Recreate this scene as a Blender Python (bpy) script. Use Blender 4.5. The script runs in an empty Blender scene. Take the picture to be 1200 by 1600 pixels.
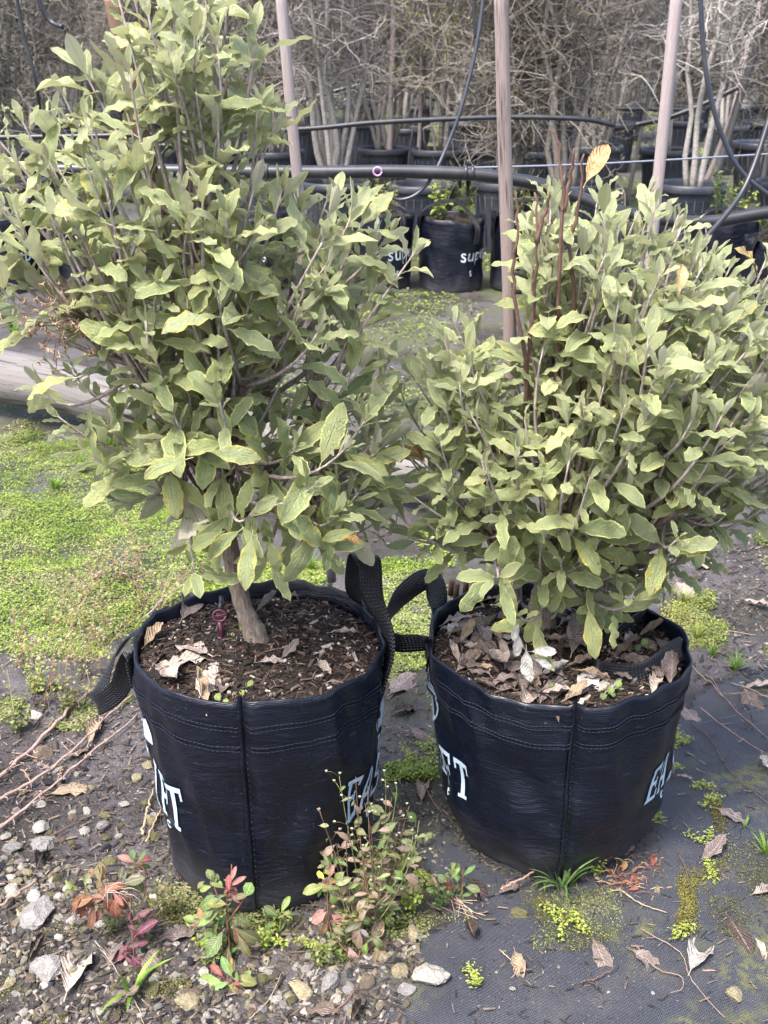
import bpy, math, random
import numpy as np
from mathutils import Vector, Matrix, noise as mnoise

random.seed(11)
RNG = np.random.default_rng(11)
SC = bpy.context.scene
COL = SC.collection

# ------------------------------------------------------------------ camera
CAM_H, PITCH, FPX = 1.30, math.radians(22.6), 1800.0
cam_d = bpy.data.cameras.new("camera")
cam = bpy.data.objects.new("camera", cam_d)
COL.objects.link(cam)
cam.location = (0, 0, CAM_H)
cam.rotation_euler = (math.pi / 2 - PITCH, 0, 0)
cam_d.sensor_fit = 'VERTICAL'
cam_d.sensor_height = 36.0
cam_d.sensor_width = 27.0
cam_d.lens = 36.0 * FPX / 1600.0
cam_d.clip_start = 0.05
cam_d.clip_end = 300
cam_d.dof.use_dof = True
cam_d.dof.focus_distance = 1.80
cam_d.dof.aperture_fstop = 13.0
SC.camera = cam

# ------------------------------------------------------------------ light
SUN_EL, SUN_AZ = math.radians(62), math.radians(222)      # azimuth clockwise from +Y
world = bpy.data.worlds.new("World")
SC.world = world
world.use_nodes = True
wnt = world.node_tree
wnt.nodes.clear()
w_out = wnt.nodes.new("ShaderNodeOutputWorld")
w_bg = wnt.nodes.new("ShaderNodeBackground")
w_sky = wnt.nodes.new("ShaderNodeTexSky")
w_sky.sky_type = 'NISHITA'
w_sky.sun_disc = False
w_sky.sun_elevation = SUN_EL
w_sky.sun_rotation = SUN_AZ
w_sky.air_density = 1.0
w_sky.dust_density = 5.0
w_sky.ozone_density = 1.0
w_bg.inputs["Strength"].default_value = 0.13
wnt.links.new(w_sky.outputs[0], w_bg.inputs[0])
wnt.links.new(w_bg.outputs[0], w_out.inputs[0])
sun_d = bpy.data.lights.new("sun", 'SUN')
sun_d.energy = 1.5
sun_d.angle = math.radians(17)
sun_d.color = (1.0, 0.98, 0.955)
sun = bpy.data.objects.new("sun", sun_d)
COL.objects.link(sun)
_sd = Vector((math.sin(SUN_AZ) * math.cos(SUN_EL), math.cos(SUN_AZ) * math.cos(SUN_EL), math.sin(SUN_EL)))
sun.rotation_euler = _sd.to_track_quat('Z', 'Y').to_euler()
SC.view_settings.view_transform = 'Standard'
SC.view_settings.look = 'None'
SC.view_settings.exposure = 2.12
SC.view_settings.gamma = 1.0
SC.view_settings.use_curve_mapping = False
SC.render.engine = 'CYCLES'
SC.cycles.max_bounces = 6
SC.cycles.diffuse_bounces = 3
SC.cycles.glossy_bounces = 2
SC.cycles.transmission_bounces = 3
SC.cycles.transparent_max_bounces = 4

# ------------------------------------------------------------------ view geometry (metres from photo positions)
_R = Vector((1, 0, 0))
_U = Vector((0, math.sin(PITCH), math.cos(PITCH)))
_F = Vector((0, math.cos(PITCH), -math.sin(PITCH)))
_O = Vector((0, 0, CAM_H))


def ray(px, py):
    return _R * ((px - 600) / FPX) + _U * ((800 - py) / FPX) + _F


def gp(px, py, z=0.0):
    d = ray(px, py)
    return _O + d * ((z - CAM_H) / d.z)


def wp(px, py, Y):
    d = ray(px, py)
    return _O + d * (Y / d.y)


def proj_np(P):
    Q = P - np.array(_O)
    zc = Q @ np.array(_F)
    return 600 + FPX * (Q @ np.array(_R)) / zc, 800 - FPX * (Q @ np.array(_U)) / zc, zc


def in_poly(px, py, poly):
    px = np.asarray(px); py = np.asarray(py)
    ins = np.zeros(px.shape, bool)
    n = len(poly)
    for i in range(n):
        x1, y1 = poly[i]; x2, y2 = poly[(i + 1) % n]
        c = ((y1 > py) != (y2 > py)) & (px < (x2 - x1) * (py - y1) / (y2 - y1 + 1e-12) + x1)
        ins ^= c
    return ins


def nz(x, y, z=0.0, s=1.0):
    return mnoise.noise(Vector((x * s, y * s, z)))


def vnoise(X, Y, s, seed=0):
    """cheap smooth value noise on arrays, about -1..1"""
    X = np.asarray(X) * s; Y = np.asarray(Y) * s
    xi = np.floor(X).astype(int); yi = np.floor(Y).astype(int)
    fx = X - xi; fy = Y - yi
    fx = fx * fx * (3 - 2 * fx); fy = fy * fy * (3 - 2 * fy)

    def h(a, b):
        n = np.sin(a * 127.1 + b * 311.7 + seed * 74.7) * 43758.5453
        return (n - np.floor(n)) * 2 - 1
    return (h(xi, yi) * (1 - fx) + h(xi + 1, yi) * fx) * (1 - fy) + (h(xi, yi + 1) * (1 - fx) + h(xi + 1, yi + 1) * fx) * fy


# ------------------------------------------------------------------ scene helpers
def link(o):
    COL.objects.link(o)
    return o


def tag(o, label=None, cat=None, group=None, kind=None):
    if label: o['label'] = label
    if cat: o['category'] = cat
    if group: o['group'] = group
    if kind: o['kind'] = kind
    return o


def thing(name, label, cat, loc, group=None):
    o = bpy.data.objects.new(name, None)
    o.empty_display_size = 0.05
    o.location = loc
    link(o)
    return tag(o, label, cat, group)


def adopt(o, parent):
    """o was built in world coordinates"""
    if parent is not None:
        o.parent = parent
        if parent.parent is None:
            o.matrix_parent_inverse = Matrix.Translation(-Vector(parent.location))
    return o


def fast_mesh(name, V, faces, mats, col=None, uv=None, smooth=True, attrs=None, mi=None):
    """faces: (K,n) array or list of such arrays; uv per vertex (M,2)"""
    V = np.asarray(V, np.float32)
    if not isinstance(faces, list):
        faces = [faces]
    faces = [np.asarray(f, np.int32) for f in faces if len(f)]
    me = bpy.data.meshes.new(name)
    me.vertices.add(len(V))
    me.vertices.foreach_set("co", V.ravel())
    lv = np.concatenate([f.ravel() for f in faces])
    cnt = np.concatenate([np.full(len(f), f.shape[1], np.int32) for f in faces])
    st = np.concatenate([[0], np.cumsum(cnt)[:-1]]).astype(np.int32)
    me.loops.add(len(lv))
    me.loops.foreach_set("vertex_index", lv)
    me.polygons.add(len(cnt))
    me.polygons.foreach_set("loop_start", st)
    try:
        me.polygons.foreach_set("loop_total", cnt)
    except Exception:
        pass
    me.polygons.foreach_set("use_smooth", np.full(len(cnt), smooth))
    for m in (mats if isinstance(mats, (list, tuple)) else [mats]):
        me.materials.append(m)
    if mi is not None:
        me.polygons.foreach_set("material_index", np.asarray(mi, np.int32))
    me.update(calc_edges=True)
    if col is not None:
        a = me.attributes.new("col", 'FLOAT_COLOR', 'POINT')
        c = np.ones((len(V), 4), np.float32); c[:, :3] = col
        a.data.foreach_set("color", c.ravel())
    if attrs:
        for k, v in attrs.items():
            a = me.attributes.new(k, 'FLOAT', 'POINT')
            a.data.foreach_set("value", np.asarray(v, np.float32))
    if uv is not None:
        u = me.uv_layers.new(name="UVMap")
        u.data.foreach_set("uv", np.asarray(uv, np.float32)[lv].ravel())
    me.validate(verbose=False)
    return me


class MB:
    """collects shapes into one mesh"""
    def __init__(self):
        self.V = []; self.F = {}; self.C = []; self.UV = []; self.n = 0

    def add(self, V, F, col=(1, 1, 1), uv=None):
        V = np.asarray(V, float).reshape(-1, 3)
        F = np.asarray(F, int)
        self.V.append(V)
        self.F.setdefault(F.shape[1], []).append(F + self.n)
        c = np.asarray(col, float)
        self.C.append(np.broadcast_to(c, (len(V), 3)))
        self.UV.append(np.zeros((len(V), 2)) if uv is None else np.asarray(uv, float))
        self.n += len(V)

    def tube(self, pts, rad, sides=6, col=(1, 1, 1), cap=True):
        pts = [Vector(p) for p in pts]
        n = len(pts)
        if np.isscalar(rad): rad = [rad] * n
        V = []; UV = []
        up = None
        acc = 0
        for i, p in enumerate(pts):
            t = (pts[min(i + 1, n - 1)] - pts[max(i - 1, 0)])
            if t.length < 1e-9: t = Vector((0, 0, 1))
            t.normalize()
            if up is None:
                a = Vector((1, 0, 0)) if abs(t.x) < 0.8 else Vector((0, 1, 0))
                up = t.cross(a).normalized()
            else:
                up = (up - t * up.dot(t))
                up = up.normalized() if up.length > 1e-6 else t.orthogonal().normalized()
            b = t.cross(up)
            if i: acc += (p - pts[i - 1]).length
            for k in range(sides):
                an = 2 * math.pi * k / sides
                V.append(p + (up * math.cos(an) + b * math.sin(an)) * rad[i])
                UV.append((k / sides, acc))
        F = []
        for i in range(n - 1):
            for k in range(sides):
                k2 = (k + 1) % sides
                F.append((i * sides + k, i * sides + k2, (i + 1) * sides + k2, (i + 1) * sides + k))
        base = self.n
        self.add([tuple(v) for v in V], F, col, UV)
        if cap and sides > 2:
            for st, rev in ((0, True), ((n - 1) * sides, False)):
                ids = [base + st + k for k in range(sides)]
                if rev: ids = ids[::-1]
                self.F.setdefault(sides, []).append(np.array([ids]))

    def mesh(self, name, mats, smooth=True, attrs=None):
        V = np.concatenate(self.V); C = np.concatenate(self.C); UV = np.concatenate(self.UV)
        faces = [np.concatenate(v) for v in self.F.values()]
        return fast_mesh(name, V, faces, mats, col=C, uv=UV, smooth=smooth, attrs=attrs)

    def build(self, name, mats, parent=None, smooth=True):
        o = link(bpy.data.objects.new(name, self.mesh(name, mats, smooth)))
        return adopt(o, parent)


def scatter(bV, bF, M, T, cols=None):
    """copies of a base shape: M (N,3,3), T (N,3)"""
    N, n = len(T), len(bV)
    V = np.einsum('nij,vj->nvi', M, bV) + T[:, None, :]
    F = (bF[None] + (np.arange(N) * n)[:, None, None]).reshape(-1, bF.shape[1])
    C = None if cols is None else np.repeat(cols, n, axis=0)
    return V.reshape(-1, 3), F, C


def rot_rand(N, tilt=math.pi, rng=RNG):
    """random rotations: spin about z then tilt up to `tilt`"""
    a = rng.uniform(0, 2 * np.pi, N); b = rng.uniform(-tilt, tilt, N); c = rng.uniform(0, 2 * np.pi, N)
    def rz(t):
        m = np.zeros((len(t), 3, 3)); m[:, 0, 0] = np.cos(t); m[:, 0, 1] = -np.sin(t); m[:, 1, 0] = np.sin(t); m[:, 1, 1] = np.cos(t); m[:, 2, 2] = 1
        return m
    def rx(t):
        m = np.zeros((len(t), 3, 3)); m[:, 0, 0] = 1; m[:, 1, 1] = np.cos(t); m[:, 1, 2] = -np.sin(t); m[:, 2, 1] = np.sin(t); m[:, 2, 2] = np.cos(t)
        return m
    return rz(a) @ rx(b) @ rz(c)


def catmull(pts, n=8):
    P = [Vector(p) for p in pts]
    P = [P[0] * 2 - P[1]] + P + [P[-1] * 2 - P[-2]]
    out = []
    for i in range(1, len(P) - 2):
        for k in range(n):
            t = k / n
            a, b, c, d = P[i - 1], P[i], P[i + 1], P[i + 2]
            out.append(0.5 * ((2 * b) + (c - a) * t + (2 * a - 5 * b + 4 * c - d) * t * t + (3 * b - a - 3 * c + d) * t ** 3))
    out.append(P[-2].copy())
    return out


def bez(a, b, c, n):
    return [a * (1 - t) ** 2 + b * (2 * t * (1 - t)) + c * t * t for t in [i / (n - 1) for i in range(n)]]


# ------------------------------------------------------------------ materials
class NT:
    def __init__(self, name):
        self.m = bpy.data.materials.new(name)
        self.m.use_nodes = True
        self.t = self.m.node_tree
        self.t.nodes.clear()
        self.out = self.t.nodes.new("ShaderNodeOutputMaterial")

    def n(self, typ, props=None, **ins):
        nd = self.t.nodes.new("ShaderNode" + typ)
        for k, v in (props or {}).items():
            setattr(nd, k, v)
        for k, v in ins.items():
            key = k.replace("_", " ")
            s = nd.inputs[int(k[1:])] if k[0] == 'i' and k[1:].isdigit() else nd.inputs[key]
            if hasattr(v, 'is_output') or isinstance(v, bpy.types.NodeSocket):
                self.t.links.new(v, s)
            else:
                if s.type == 'RGBA' and len(v) == 3: v = (*v, 1)
                s.default_value = v
        return nd

    def math(self, op, a, b=0.0, clamp=False):
        return self.n("Math", {'operation': op, 'use_clamp': clamp}, i0=a, i1=b).outputs[0]

    def mix(self, f, a, b, mode='MIX'):
        nd = self.n("Mix", {'data_type': 'RGBA', 'blend_type': mode})
        for i, v in ((0, f), (6, a), (7, b)):
            s = nd.inputs[i]
            if isinstance(v, bpy.types.NodeSocket): self.t.links.new(v, s)
            else: s.default_value = (*v, 1) if i and len(v) == 3 else v
        return nd.outputs[2]

    def ramp(self, f, lo, hi):
        return self.n("MapRange", {'clamp': True, 'interpolation_type': 'SMOOTHSTEP'}, i0=f, i1=lo, i2=hi).outputs[0]

    def noise(self, vec, scale, detail=3.0, rough=0.55, dist=0.0):
        nd = self.n("TexNoise", None, Scale=scale, Detail=detail, Roughness=rough, Distortion=dist)
        if vec is not None: self.t.links.new(vec, nd.inputs['Vector'])
        return nd.outputs['Fac']

    def obj(self):
        return self.n("TexCoord").outputs['Object']

    def uv(self):
        return self.n("TexCoord").outputs['UV']

    def scale(self, vec, s):
        return self.n("Mapping", None, Vector=vec, Scale=s).outputs[0]

    def bsdf(self, base, rough=0.6, spec=0.5, bump=None, bstr=0.3, bdist=0.002, transl=None, **kw):
        b = self.n("BsdfPrincipled", None, Base_Color=base, Roughness=rough)
        b.inputs['Specular IOR Level'].default_value = spec if not isinstance(spec, bpy.types.NodeSocket) else 0.5
        if isinstance(spec, bpy.types.NodeSocket): self.t.links.new(spec, b.inputs['Specular IOR Level'])
        for k, v in kw.items():
            b.inputs[k.replace('_', ' ')].default_value = v
        if bump is not None:
            bp = self.n("Bump", None, Strength=bstr, Distance=bdist, Height=bump)
            self.t.links.new(bp.outputs[0], b.inputs['Normal'])
        sh = b.outputs[0]
        if transl is not None:
            tr = self.n("BsdfTranslucent", None, Color=transl[1])
            mx = self.n("MixShader", None, i0=transl[0], i1=sh, i2=tr.outputs[0])
            sh = mx.outputs[0]
        self.t.links.new(sh, self.out.inputs[0])
        return self.m


def m_leaf(name, yellow=False):
    k = NT(name)
    uv = k.uv()
    sep = k.n("SeparateXYZ", None, Vector=uv)
    u, v = sep.outputs[0], sep.outputs[1]
    av = k.math('ABSOLUTE', v)
    oi = k.n("ObjectInfo")
    at = k.n("Attribute", {'attribute_name': 'rnd'}).outputs['Fac']
    ag = k.n("Attribute", {'attribute_name': 'age'}).outputs['Fac']
    oc = k.n("SeparateColor", None, Color=oi.outputs['Color'])
    rnd = k.math('FRACT', k.math('ADD', at, oi.outputs['Random']))
    age = k.math('ADD', ag, oc.outputs[0])
    ob = k.obj()
    # offset per leaf so that no two leaves share a blotch
    vv = k.n("VectorMath", {'operation': 'ADD'}, i0=k.n("CombineXYZ", None, X=u, Y=k.math('MULTIPLY', v, 0.25), Z=0.0).outputs[0],
             i1=k.n("CombineXYZ", None, X=k.math('MULTIPLY', rnd, 37.0), Y=k.math('MULTIPLY', rnd, 91.0), Z=0.0).outputs[0]).outputs[0]
    g = k.mix(rnd, (0.205, 0.275, 0.095), (0.385, 0.430, 0.190))
    r2 = k.math('FRACT', k.math('MULTIPLY', rnd, 7.13))
    g = k.mix(k.math('MULTIPLY', k.ramp(r2, 0.66, 0.97), 0.65), g, (0.47, 0.50, 0.17))
    g = k.mix(k.math('MULTIPLY', k.math('SUBTRACT', 1.0, k.ramp(r2, 0.05, 0.35)), 0.55), g, (0.155, 0.220, 0.090))
    g = k.mix(age, g, (0.59, 0.605, 0.42))
    mot = k.noise(vv, 7.0, 4.0, 0.6)
    g = k.mix(k.math('MULTIPLY', k.ramp(mot, 0.40, 0.75), 0.6), g, (0.36, 0.40, 0.19))
    blo = k.math('MULTIPLY', k.ramp(k.noise(vv, 17.0, 3.0, 0.6), 0.48, 0.70), k.math('SUBTRACT', 0.55, k.math('MULTIPLY', age, 0.5)))
    g = k.mix(blo, g, (0.105, 0.175, 0.055))
    ret = k.n("TexVoronoi", {'feature': 'DISTANCE_TO_EDGE'}, Vector=vv, Scale=26.0).outputs['Distance']
    g = k.mix(k.math('MULTIPLY', k.math('SUBTRACT', 1.0, k.ramp(ret, 0.0, 0.10)), 0.16), g, (0.36, 0.40, 0.19))
    # side veins and midrib
    wv = k.math('SINE', k.math('MULTIPLY', k.math('SUBTRACT', k.math('MULTIPLY', u, 9.0), k.math('MULTIPLY', av, 2.6)), 6.283))
    vein = k.ramp(wv, 0.86, 1.0)
    mid = k.math('SUBTRACT', 1.0, k.ramp(av, 0.02, 0.09))
    g = k.mix(k.math('MULTIPLY', vein, 0.22), g, (0.30, 0.34, 0.17))
    g = k.mix(k.math('MULTIPLY', mid, 0.75), g, (0.40, 0.42, 0.24))
    if yellow:
        yb = k.ramp(k.math('ADD', k.math('MULTIPLY', k.noise(vv, 3.2, 2.0), 1.0), k.math('MULTIPLY', av, 0.28)), 0.66, 0.90)
        g = k.mix(k.math('MULTIPLY', yb, 0.9), g, (0.46, 0.42, 0.10))
        bb = k.ramp(k.math('ADD', k.noise(vv, 5.1, 3.0), k.math('MULTIPLY', k.math('MULTIPLY', av, u), 0.38)), 0.80, 0.86)
        g = k.mix(bb, g, (0.20, 0.10, 0.06))
    edge = k.ramp(av, 0.77, 0.95)
    g = k.mix(k.math('MULTIPLY', edge, 0.85), g, (0.66, 0.66, 0.25) if not yellow else (0.58, 0.52, 0.14))
    under = k.mix(rnd, (0.46, 0.445, 0.30), (0.62, 0.60, 0.49))
    under = k.mix(k.math('MULTIPLY', k.math('ADD', vein, mid), 0.3), under, (0.26, 0.25, 0.16))
    geo = k.n("NewGeometry")
    c = k.mix(geo.outputs['Backfacing'], g, under)
    rgh = k.math('ADD', 0.40, k.math('MULTIPLY', geo.outputs['Backfacing'], 0.35))
    h = k.math('ADD', k.math('MULTIPLY', vein, -0.5), k.math('ADD', k.math('MULTIPLY', mid, -0.8), k.math('ADD', k.math('MULTIPLY', mot, 0.9), k.math('MULTIPLY', k.ramp(ret, 0.0, 0.25), 0.55))))
    return k.bsdf(c, rgh, 0.5, h, 0.75, 0.0035, transl=(0.30, k.mix(0.5, c, (0.35, 0.42, 0.08))))


def m_objcol(name, rough=0.7, spec=0.3, nscale=30.0, amt=0.5, bstr=0.4, leaf=False, gain=0.72):
    """colour from the object, broken up by noise"""
    k = NT(name)
    oi = k.n("ObjectInfo")
    ob = k.obj()
    off = k.n("VectorMath", {'operation': 'ADD'}, i0=ob, i1=k.n("CombineXYZ", None, X=k.math('MULTIPLY', oi.outputs['Random'], 31.0), Y=0.0, Z=0.0).outputs[0]).outputs[0]
    n1 = k.noise(off, nscale, 4.0, 0.65)
    c = k.mix(1.0, oi.outputs['Color'], (gain, gain, gain), 'MULTIPLY')
    d = k.mix(k.ramp(n1, 0.35, 0.7), k.mix(amt, c, (0.02, 0.015, 0.012)), c)
    if leaf:
        uv = k.n("SeparateXYZ", None, Vector=k.uv())
        av = k.math('ABSOLUTE', uv.outputs[1])
        mid = k.math('SUBTRACT', 1.0, k.ramp(av, 0.02, 0.10))
        d = k.mix(k.math('MULTIPLY', mid, 0.45), d, k.mix(0.5, c, (0.5, 0.42, 0.34)))
        wv = k.math('SINE', k.math('MULTIPLY', k.math('SUBTRACT', k.math('MULTIPLY', uv.outputs[0], 9.0), k.math('MULTIPLY', av, 2.4)), 6.283))
        d = k.mix(k.math('MULTIPLY', k.ramp(wv, 0.8, 1.0), 0.10), d, (0.08, 0.055, 0.04))
        n1 = k.math('ADD', n1, k.math('MULTIPLY', wv, 0.05))
    else:
        sp = k.noise(off, nscale * 4, 3.0, 0.6)
        d = k.mix(k.math('MULTIPLY', k.ramp(sp, 0.55, 0.75), 0.5 * amt), d, (0.10, 0.09, 0.06))
        n1 = k.math('ADD', n1, k.math('MULTIPLY', sp, 0.5))
    return k.bsdf(d, rough, spec, n1, bstr, 0.006 if not leaf else 0.02)


def m_vcol(name, rough=0.7, spec=0.3, nscale=60.0, amt=0.35, bstr=0.4, bdist=0.003, transl=0.0, gain=0.72):
    k = NT(name)
    c = k.mix(1.0, k.n("Attribute", {'attribute_name': 'col'}).outputs['Color'], (gain, gain, gain), 'MULTIPLY')
    n1 = k.noise(k.obj(), nscale, 4.0, 0.6)
    d = k.mix(k.ramp(n1, 0.35, 0.7), k.mix(amt, c, (0.02, 0.017, 0.012)), c)
    return k.bsdf(d, rough, spec, n1, bstr, bdist, transl=(transl, c) if transl else None)


def m_flat(name, col, rough=0.5, spec=0.5, nscale=80.0, amt=0.25, bstr=0.15, dust=None):
    k = NT(name)
    col = tuple(x * 0.72 for x in col)
    ob = k.obj()
    n1 = k.noise(ob, nscale, 4.0, 0.6)
    c = k.mix(k.math('MULTIPLY', n1, amt), col, tuple(min(1, x * 2.2 + 0.01) for x in col))
    if dust:
        c = k.mix(k.math('MULTIPLY', k.ramp(k.noise(ob, nscale * 0.25, 5.0, 0.7), 0.45, 0.8), dust), c, (0.25, 0.23, 0.21))
    return k.bsdf(c, rough, spec, n1, bstr, 0.002)


def m_bag():
    k = NT("woven_bag_fabric")
    ob = k.obj()
    uv = k.uv()                                       # metres round, metres up
    s = k.n("SeparateXYZ", None, Vector=uv)
    ux, uy = s.outputs[0], s.outputs[1]
    w1 = k.math('SINE', k.math('MULTIPLY', uy, 2 * math.pi / 0.0030))
    w2 = k.math('SINE', k.math('MULTIPLY', ux, 2 * math.pi / 0.0042))
    weave = k.math('MULTIPLY', w1, k.math('ADD', 0.7, k.math('MULTIPLY', w2, 0.3)))
    tape = k.noise(k.scale(uv, (14.0, 330.0, 1.0)), 1.0, 2.0, 0.6)          # long horizontal tapes
    wr = k.noise(k.scale(uv, (9.0, 26.0, 1.0)), 1.0, 4.0, 0.6, 0.8)          # soft creases
    cr = k.noise(k.scale(uv, (5.0, 60.0, 1.0)), 1.0, 3.0, 0.7, 1.5)
    h = k.math('ADD', k.math('MULTIPLY', weave, 0.10), k.math('ADD', k.math('MULTIPLY', tape, 0.5), k.math('MULTIPLY', wr, 4.6)))
    base = k.mix(k.math('MULTIPLY', tape, 0.6), (0.0013, 0.0022, 0.0060), (0.0052, 0.0080, 0.0200))
    # pale horizontal streaks, dust specks, dusty foot
    base = k.mix(k.math('MULTIPLY', k.ramp(cr, 0.64, 0.76), 0.20), base, (0.14, 0.15, 0.19))
    sp = k.noise(ob, 420.0, 2.0, 0.5)
    sp2 = k.noise(ob, 9.0, 3.0, 0.6)
    base = k.mix(k.math('MULTIPLY', k.ramp(sp, 0.69, 0.74), k.math('MULTIPLY', k.ramp(sp2, 0.35, 0.7), 0.6)), base, (0.30, 0.28, 0.27))
    zz = k.n("SeparateXYZ", None, Vector=ob).outputs[2]
    foot = k.math('SUBTRACT', 1.0, k.ramp(k.math('ADD', zz, k.math('MULTIPLY', sp2, 0.10)), 0.03, 0.17))
    fn = k.noise(k.scale(uv, (40.0, 160.0, 1.0)), 1.0, 4.0, 0.7)
    base = k.mix(k.math('MULTIPLY', foot, k.math('MULTIPLY', fn, 0.50)), base, (0.125, 0.12, 0.12))
    rough = k.math('ADD', 0.24, k.math('ADD', k.math('MULTIPLY', fn, 0.25), k.math('MULTIPLY', foot, 0.3)))
    return k.bsdf(base, rough, 0.38, h, 0.6, 0.0019)


def m_web():
    k = NT("woven_webbing")
    uv = k.uv()
    s = k.n("SeparateXYZ", None, Vector=uv)
    a = k.math('SINE', k.math('MULTIPLY', s.outputs[0], 2 * math.pi * 8))
    b = k.math('SINE', k.math('ADD', k.math('MULTIPLY', s.outputs[1], 2 * math.pi / 0.006), k.math('MULTIPLY', a, 1.6)))
    h = k.math('ADD', k.math('MULTIPLY', a, 0.5), k.math('MULTIPLY', b, 0.6))
    base = k.mix(k.ramp(h, -0.2, 1.0), (0.0012, 0.0015, 0.0032), (0.007, 0.0085, 0.016))
    return k.bsdf(base, 0.36, 0.5, h, 0.9, 0.0018)


def m_ground():
    k = NT("nursery_ground")
    ob = k.obj()
    n1 = k.noise(ob, 2.2, 6.0, 0.6)
    n2 = k.noise(ob, 24.0, 6.0, 0.7)
    n3 = k.noise(ob, 160.0, 4.0, 0.7)
    n4 = k.noise(ob, 0.9, 4.0, 0.6)
    s = k.n("SeparateXYZ", None, Vector=ob)
    far = k.ramp(s.outputs[1], 3.0, 5.0)
    mud = k.mix(n2, (0.036, 0.032, 0.035), (0.120, 0.106, 0.110))
    mud = k.mix(k.math('MULTIPLY', k.ramp(n3, 0.55, 0.75), 0.5), mud, (0.17, 0.15, 0.14))
    soil = k.mix(n2, (0.013, 0.011, 0.010), (0.046, 0.038, 0.034))
    c = k.mix(k.ramp(n1, 0.42, 0.6), mud, soil)
    algae = k.mix(n3, (0.045, 0.058, 0.017), (0.115, 0.138, 0.042))
    am = k.math('MULTIPLY', k.ramp(n4, 0.44, 0.60), k.math('ADD', 0.25, k.math('MULTIPLY', far, 0.7)))
    c = k.mix(k.math('MULTIPLY', am, k.ramp(n2, 0.30, 0.60)), c, algae)
    rough = k.math('ADD', 0.28, k.math('MULTIPLY', n2, 0.6))
    h = k.math('ADD', k.math('MULTIPLY', n2, 1.0), k.math('MULTIPLY', n3, 0.35))
    return k.bsdf(c, rough, 0.4, h, 0.9, 0.02)


def m_mat():
    k = NT("weed_mat_weave")
    ob = k.obj()
    s = k.n("SeparateXYZ", None, Vector=ob)
    x, y = s.outputs[0], s.outputs[1]
    rx = k.math('ADD', k.math('MULTIPLY', x, 0.94), k.math('MULTIPLY', y, 0.34))
    ry = k.math('SUBTRACT', k.math('MULTIPLY', y, 0.94), k.math('MULTIPLY', x, 0.34))
    w1 = k.math('SINE', k.math('MULTIPLY', rx, 2 * math.pi / 0.0042))
    w2 = k.math('SINE', k.math('MULTIPLY', ry, 2 * math.pi / 0.0034))
    wv = k.math('MULTIPLY', w1, w2)
    n1 = k.noise(ob, 7.0, 5.0, 0.65)
    n2 = k.noise(ob, 55.0, 4.0, 0.7)
    n3 = k.noise(ob, 3.0, 4.0, 0.6)
    base = k.mix(k.ramp(wv, -0.6, 0.8), (0.010, 0.0115, 0.017), (0.038, 0.043, 0.063))
    base = k.mix(k.math('MULTIPLY', k.ramp(n1, 0.40, 0.75), 0.55), base, (0.078, 0.073, 0.074))
    moss = k.math('MULTIPLY', k.ramp(n3, 0.52, 0.62), k.ramp(n2, 0.40, 0.58))
    base = k.mix(k.math('MULTIPLY', moss, 0.8), base, k.mix(n2, (0.05, 0.055, 0.016), (0.13, 0.13, 0.04)))
    sp = k.noise(ob, 300.0, 2.0)
    base = k.mix(k.math('MULTIPLY', k.ramp(sp, 0.68, 0.74), 0.5), base, (0.25, 0.23, 0.22))
    h = k.math('ADD', k.math('MULTIPLY', wv, 0.4), k.math('MULTIPLY', n2, 0.4))
    return k.bsdf(base, k.math('ADD', 0.27, k.math('MULTIPLY', n1, 0.35)), 0.5, h, 0.6, 0.004)


def m_wood(name, a, b, dark, crack=0.62, zs=3.0):
    k = NT(name)
    ob = k.uv()
    st = k.noise(k.scale(ob, (26.0, zs, 1.0)), 1.0, 5.0, 0.65, 0.4)
    fine = k.noise(k.scale(ob, (90.0, zs * 5, 1.0)), 1.0, 4.0, 0.65)
    big = k.noise(k.scale(ob, (3.0, zs * 0.9, 1.0)), 1.0, 3.0, 0.6)
    a = tuple(x * 0.92 for x in a); b = tuple(x * 0.92 for x in b)
    c = k.mix(st, a, b)
    c = k.mix(k.math('MULTIPLY', k.ramp(k.math('ADD', k.math('MULTIPLY', fine, 0.6), k.math('MULTIPLY', big, 0.55)), crack, crack + 0.07), 0.9), c, dark)
    return k.bsdf(c, 0.75, 0.25, k.math('ADD', st, k.math('MULTIPLY', fine, 0.7)), 0.6, 0.004)


def m_bark(name):
    k = NT(name)
    c = k.n("Attribute", {'attribute_name': 'col'}).outputs['Color']
    uv = k.uv()
    st = k.noise(k.scale(uv, (14.0, 60.0, 1.0)), 1.0, 4.0, 0.65, 0.3)
    fib = k.noise(k.scale(k.obj(), (220.0, 220.0, 36.0)), 1.0, 4.0, 0.65)
    f = k.math('ADD', k.math('MULTIPLY', st, 0.4), k.math('MULTIPLY', fib, 0.6))
    d = k.mix(k.ramp(f, 0.32, 0.68), k.mix(0.7, c, (0.025, 0.016, 0.012)), c)
    return k.bsdf(d, 0.8, 0.2, f, 0.8, 0.004)


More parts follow.
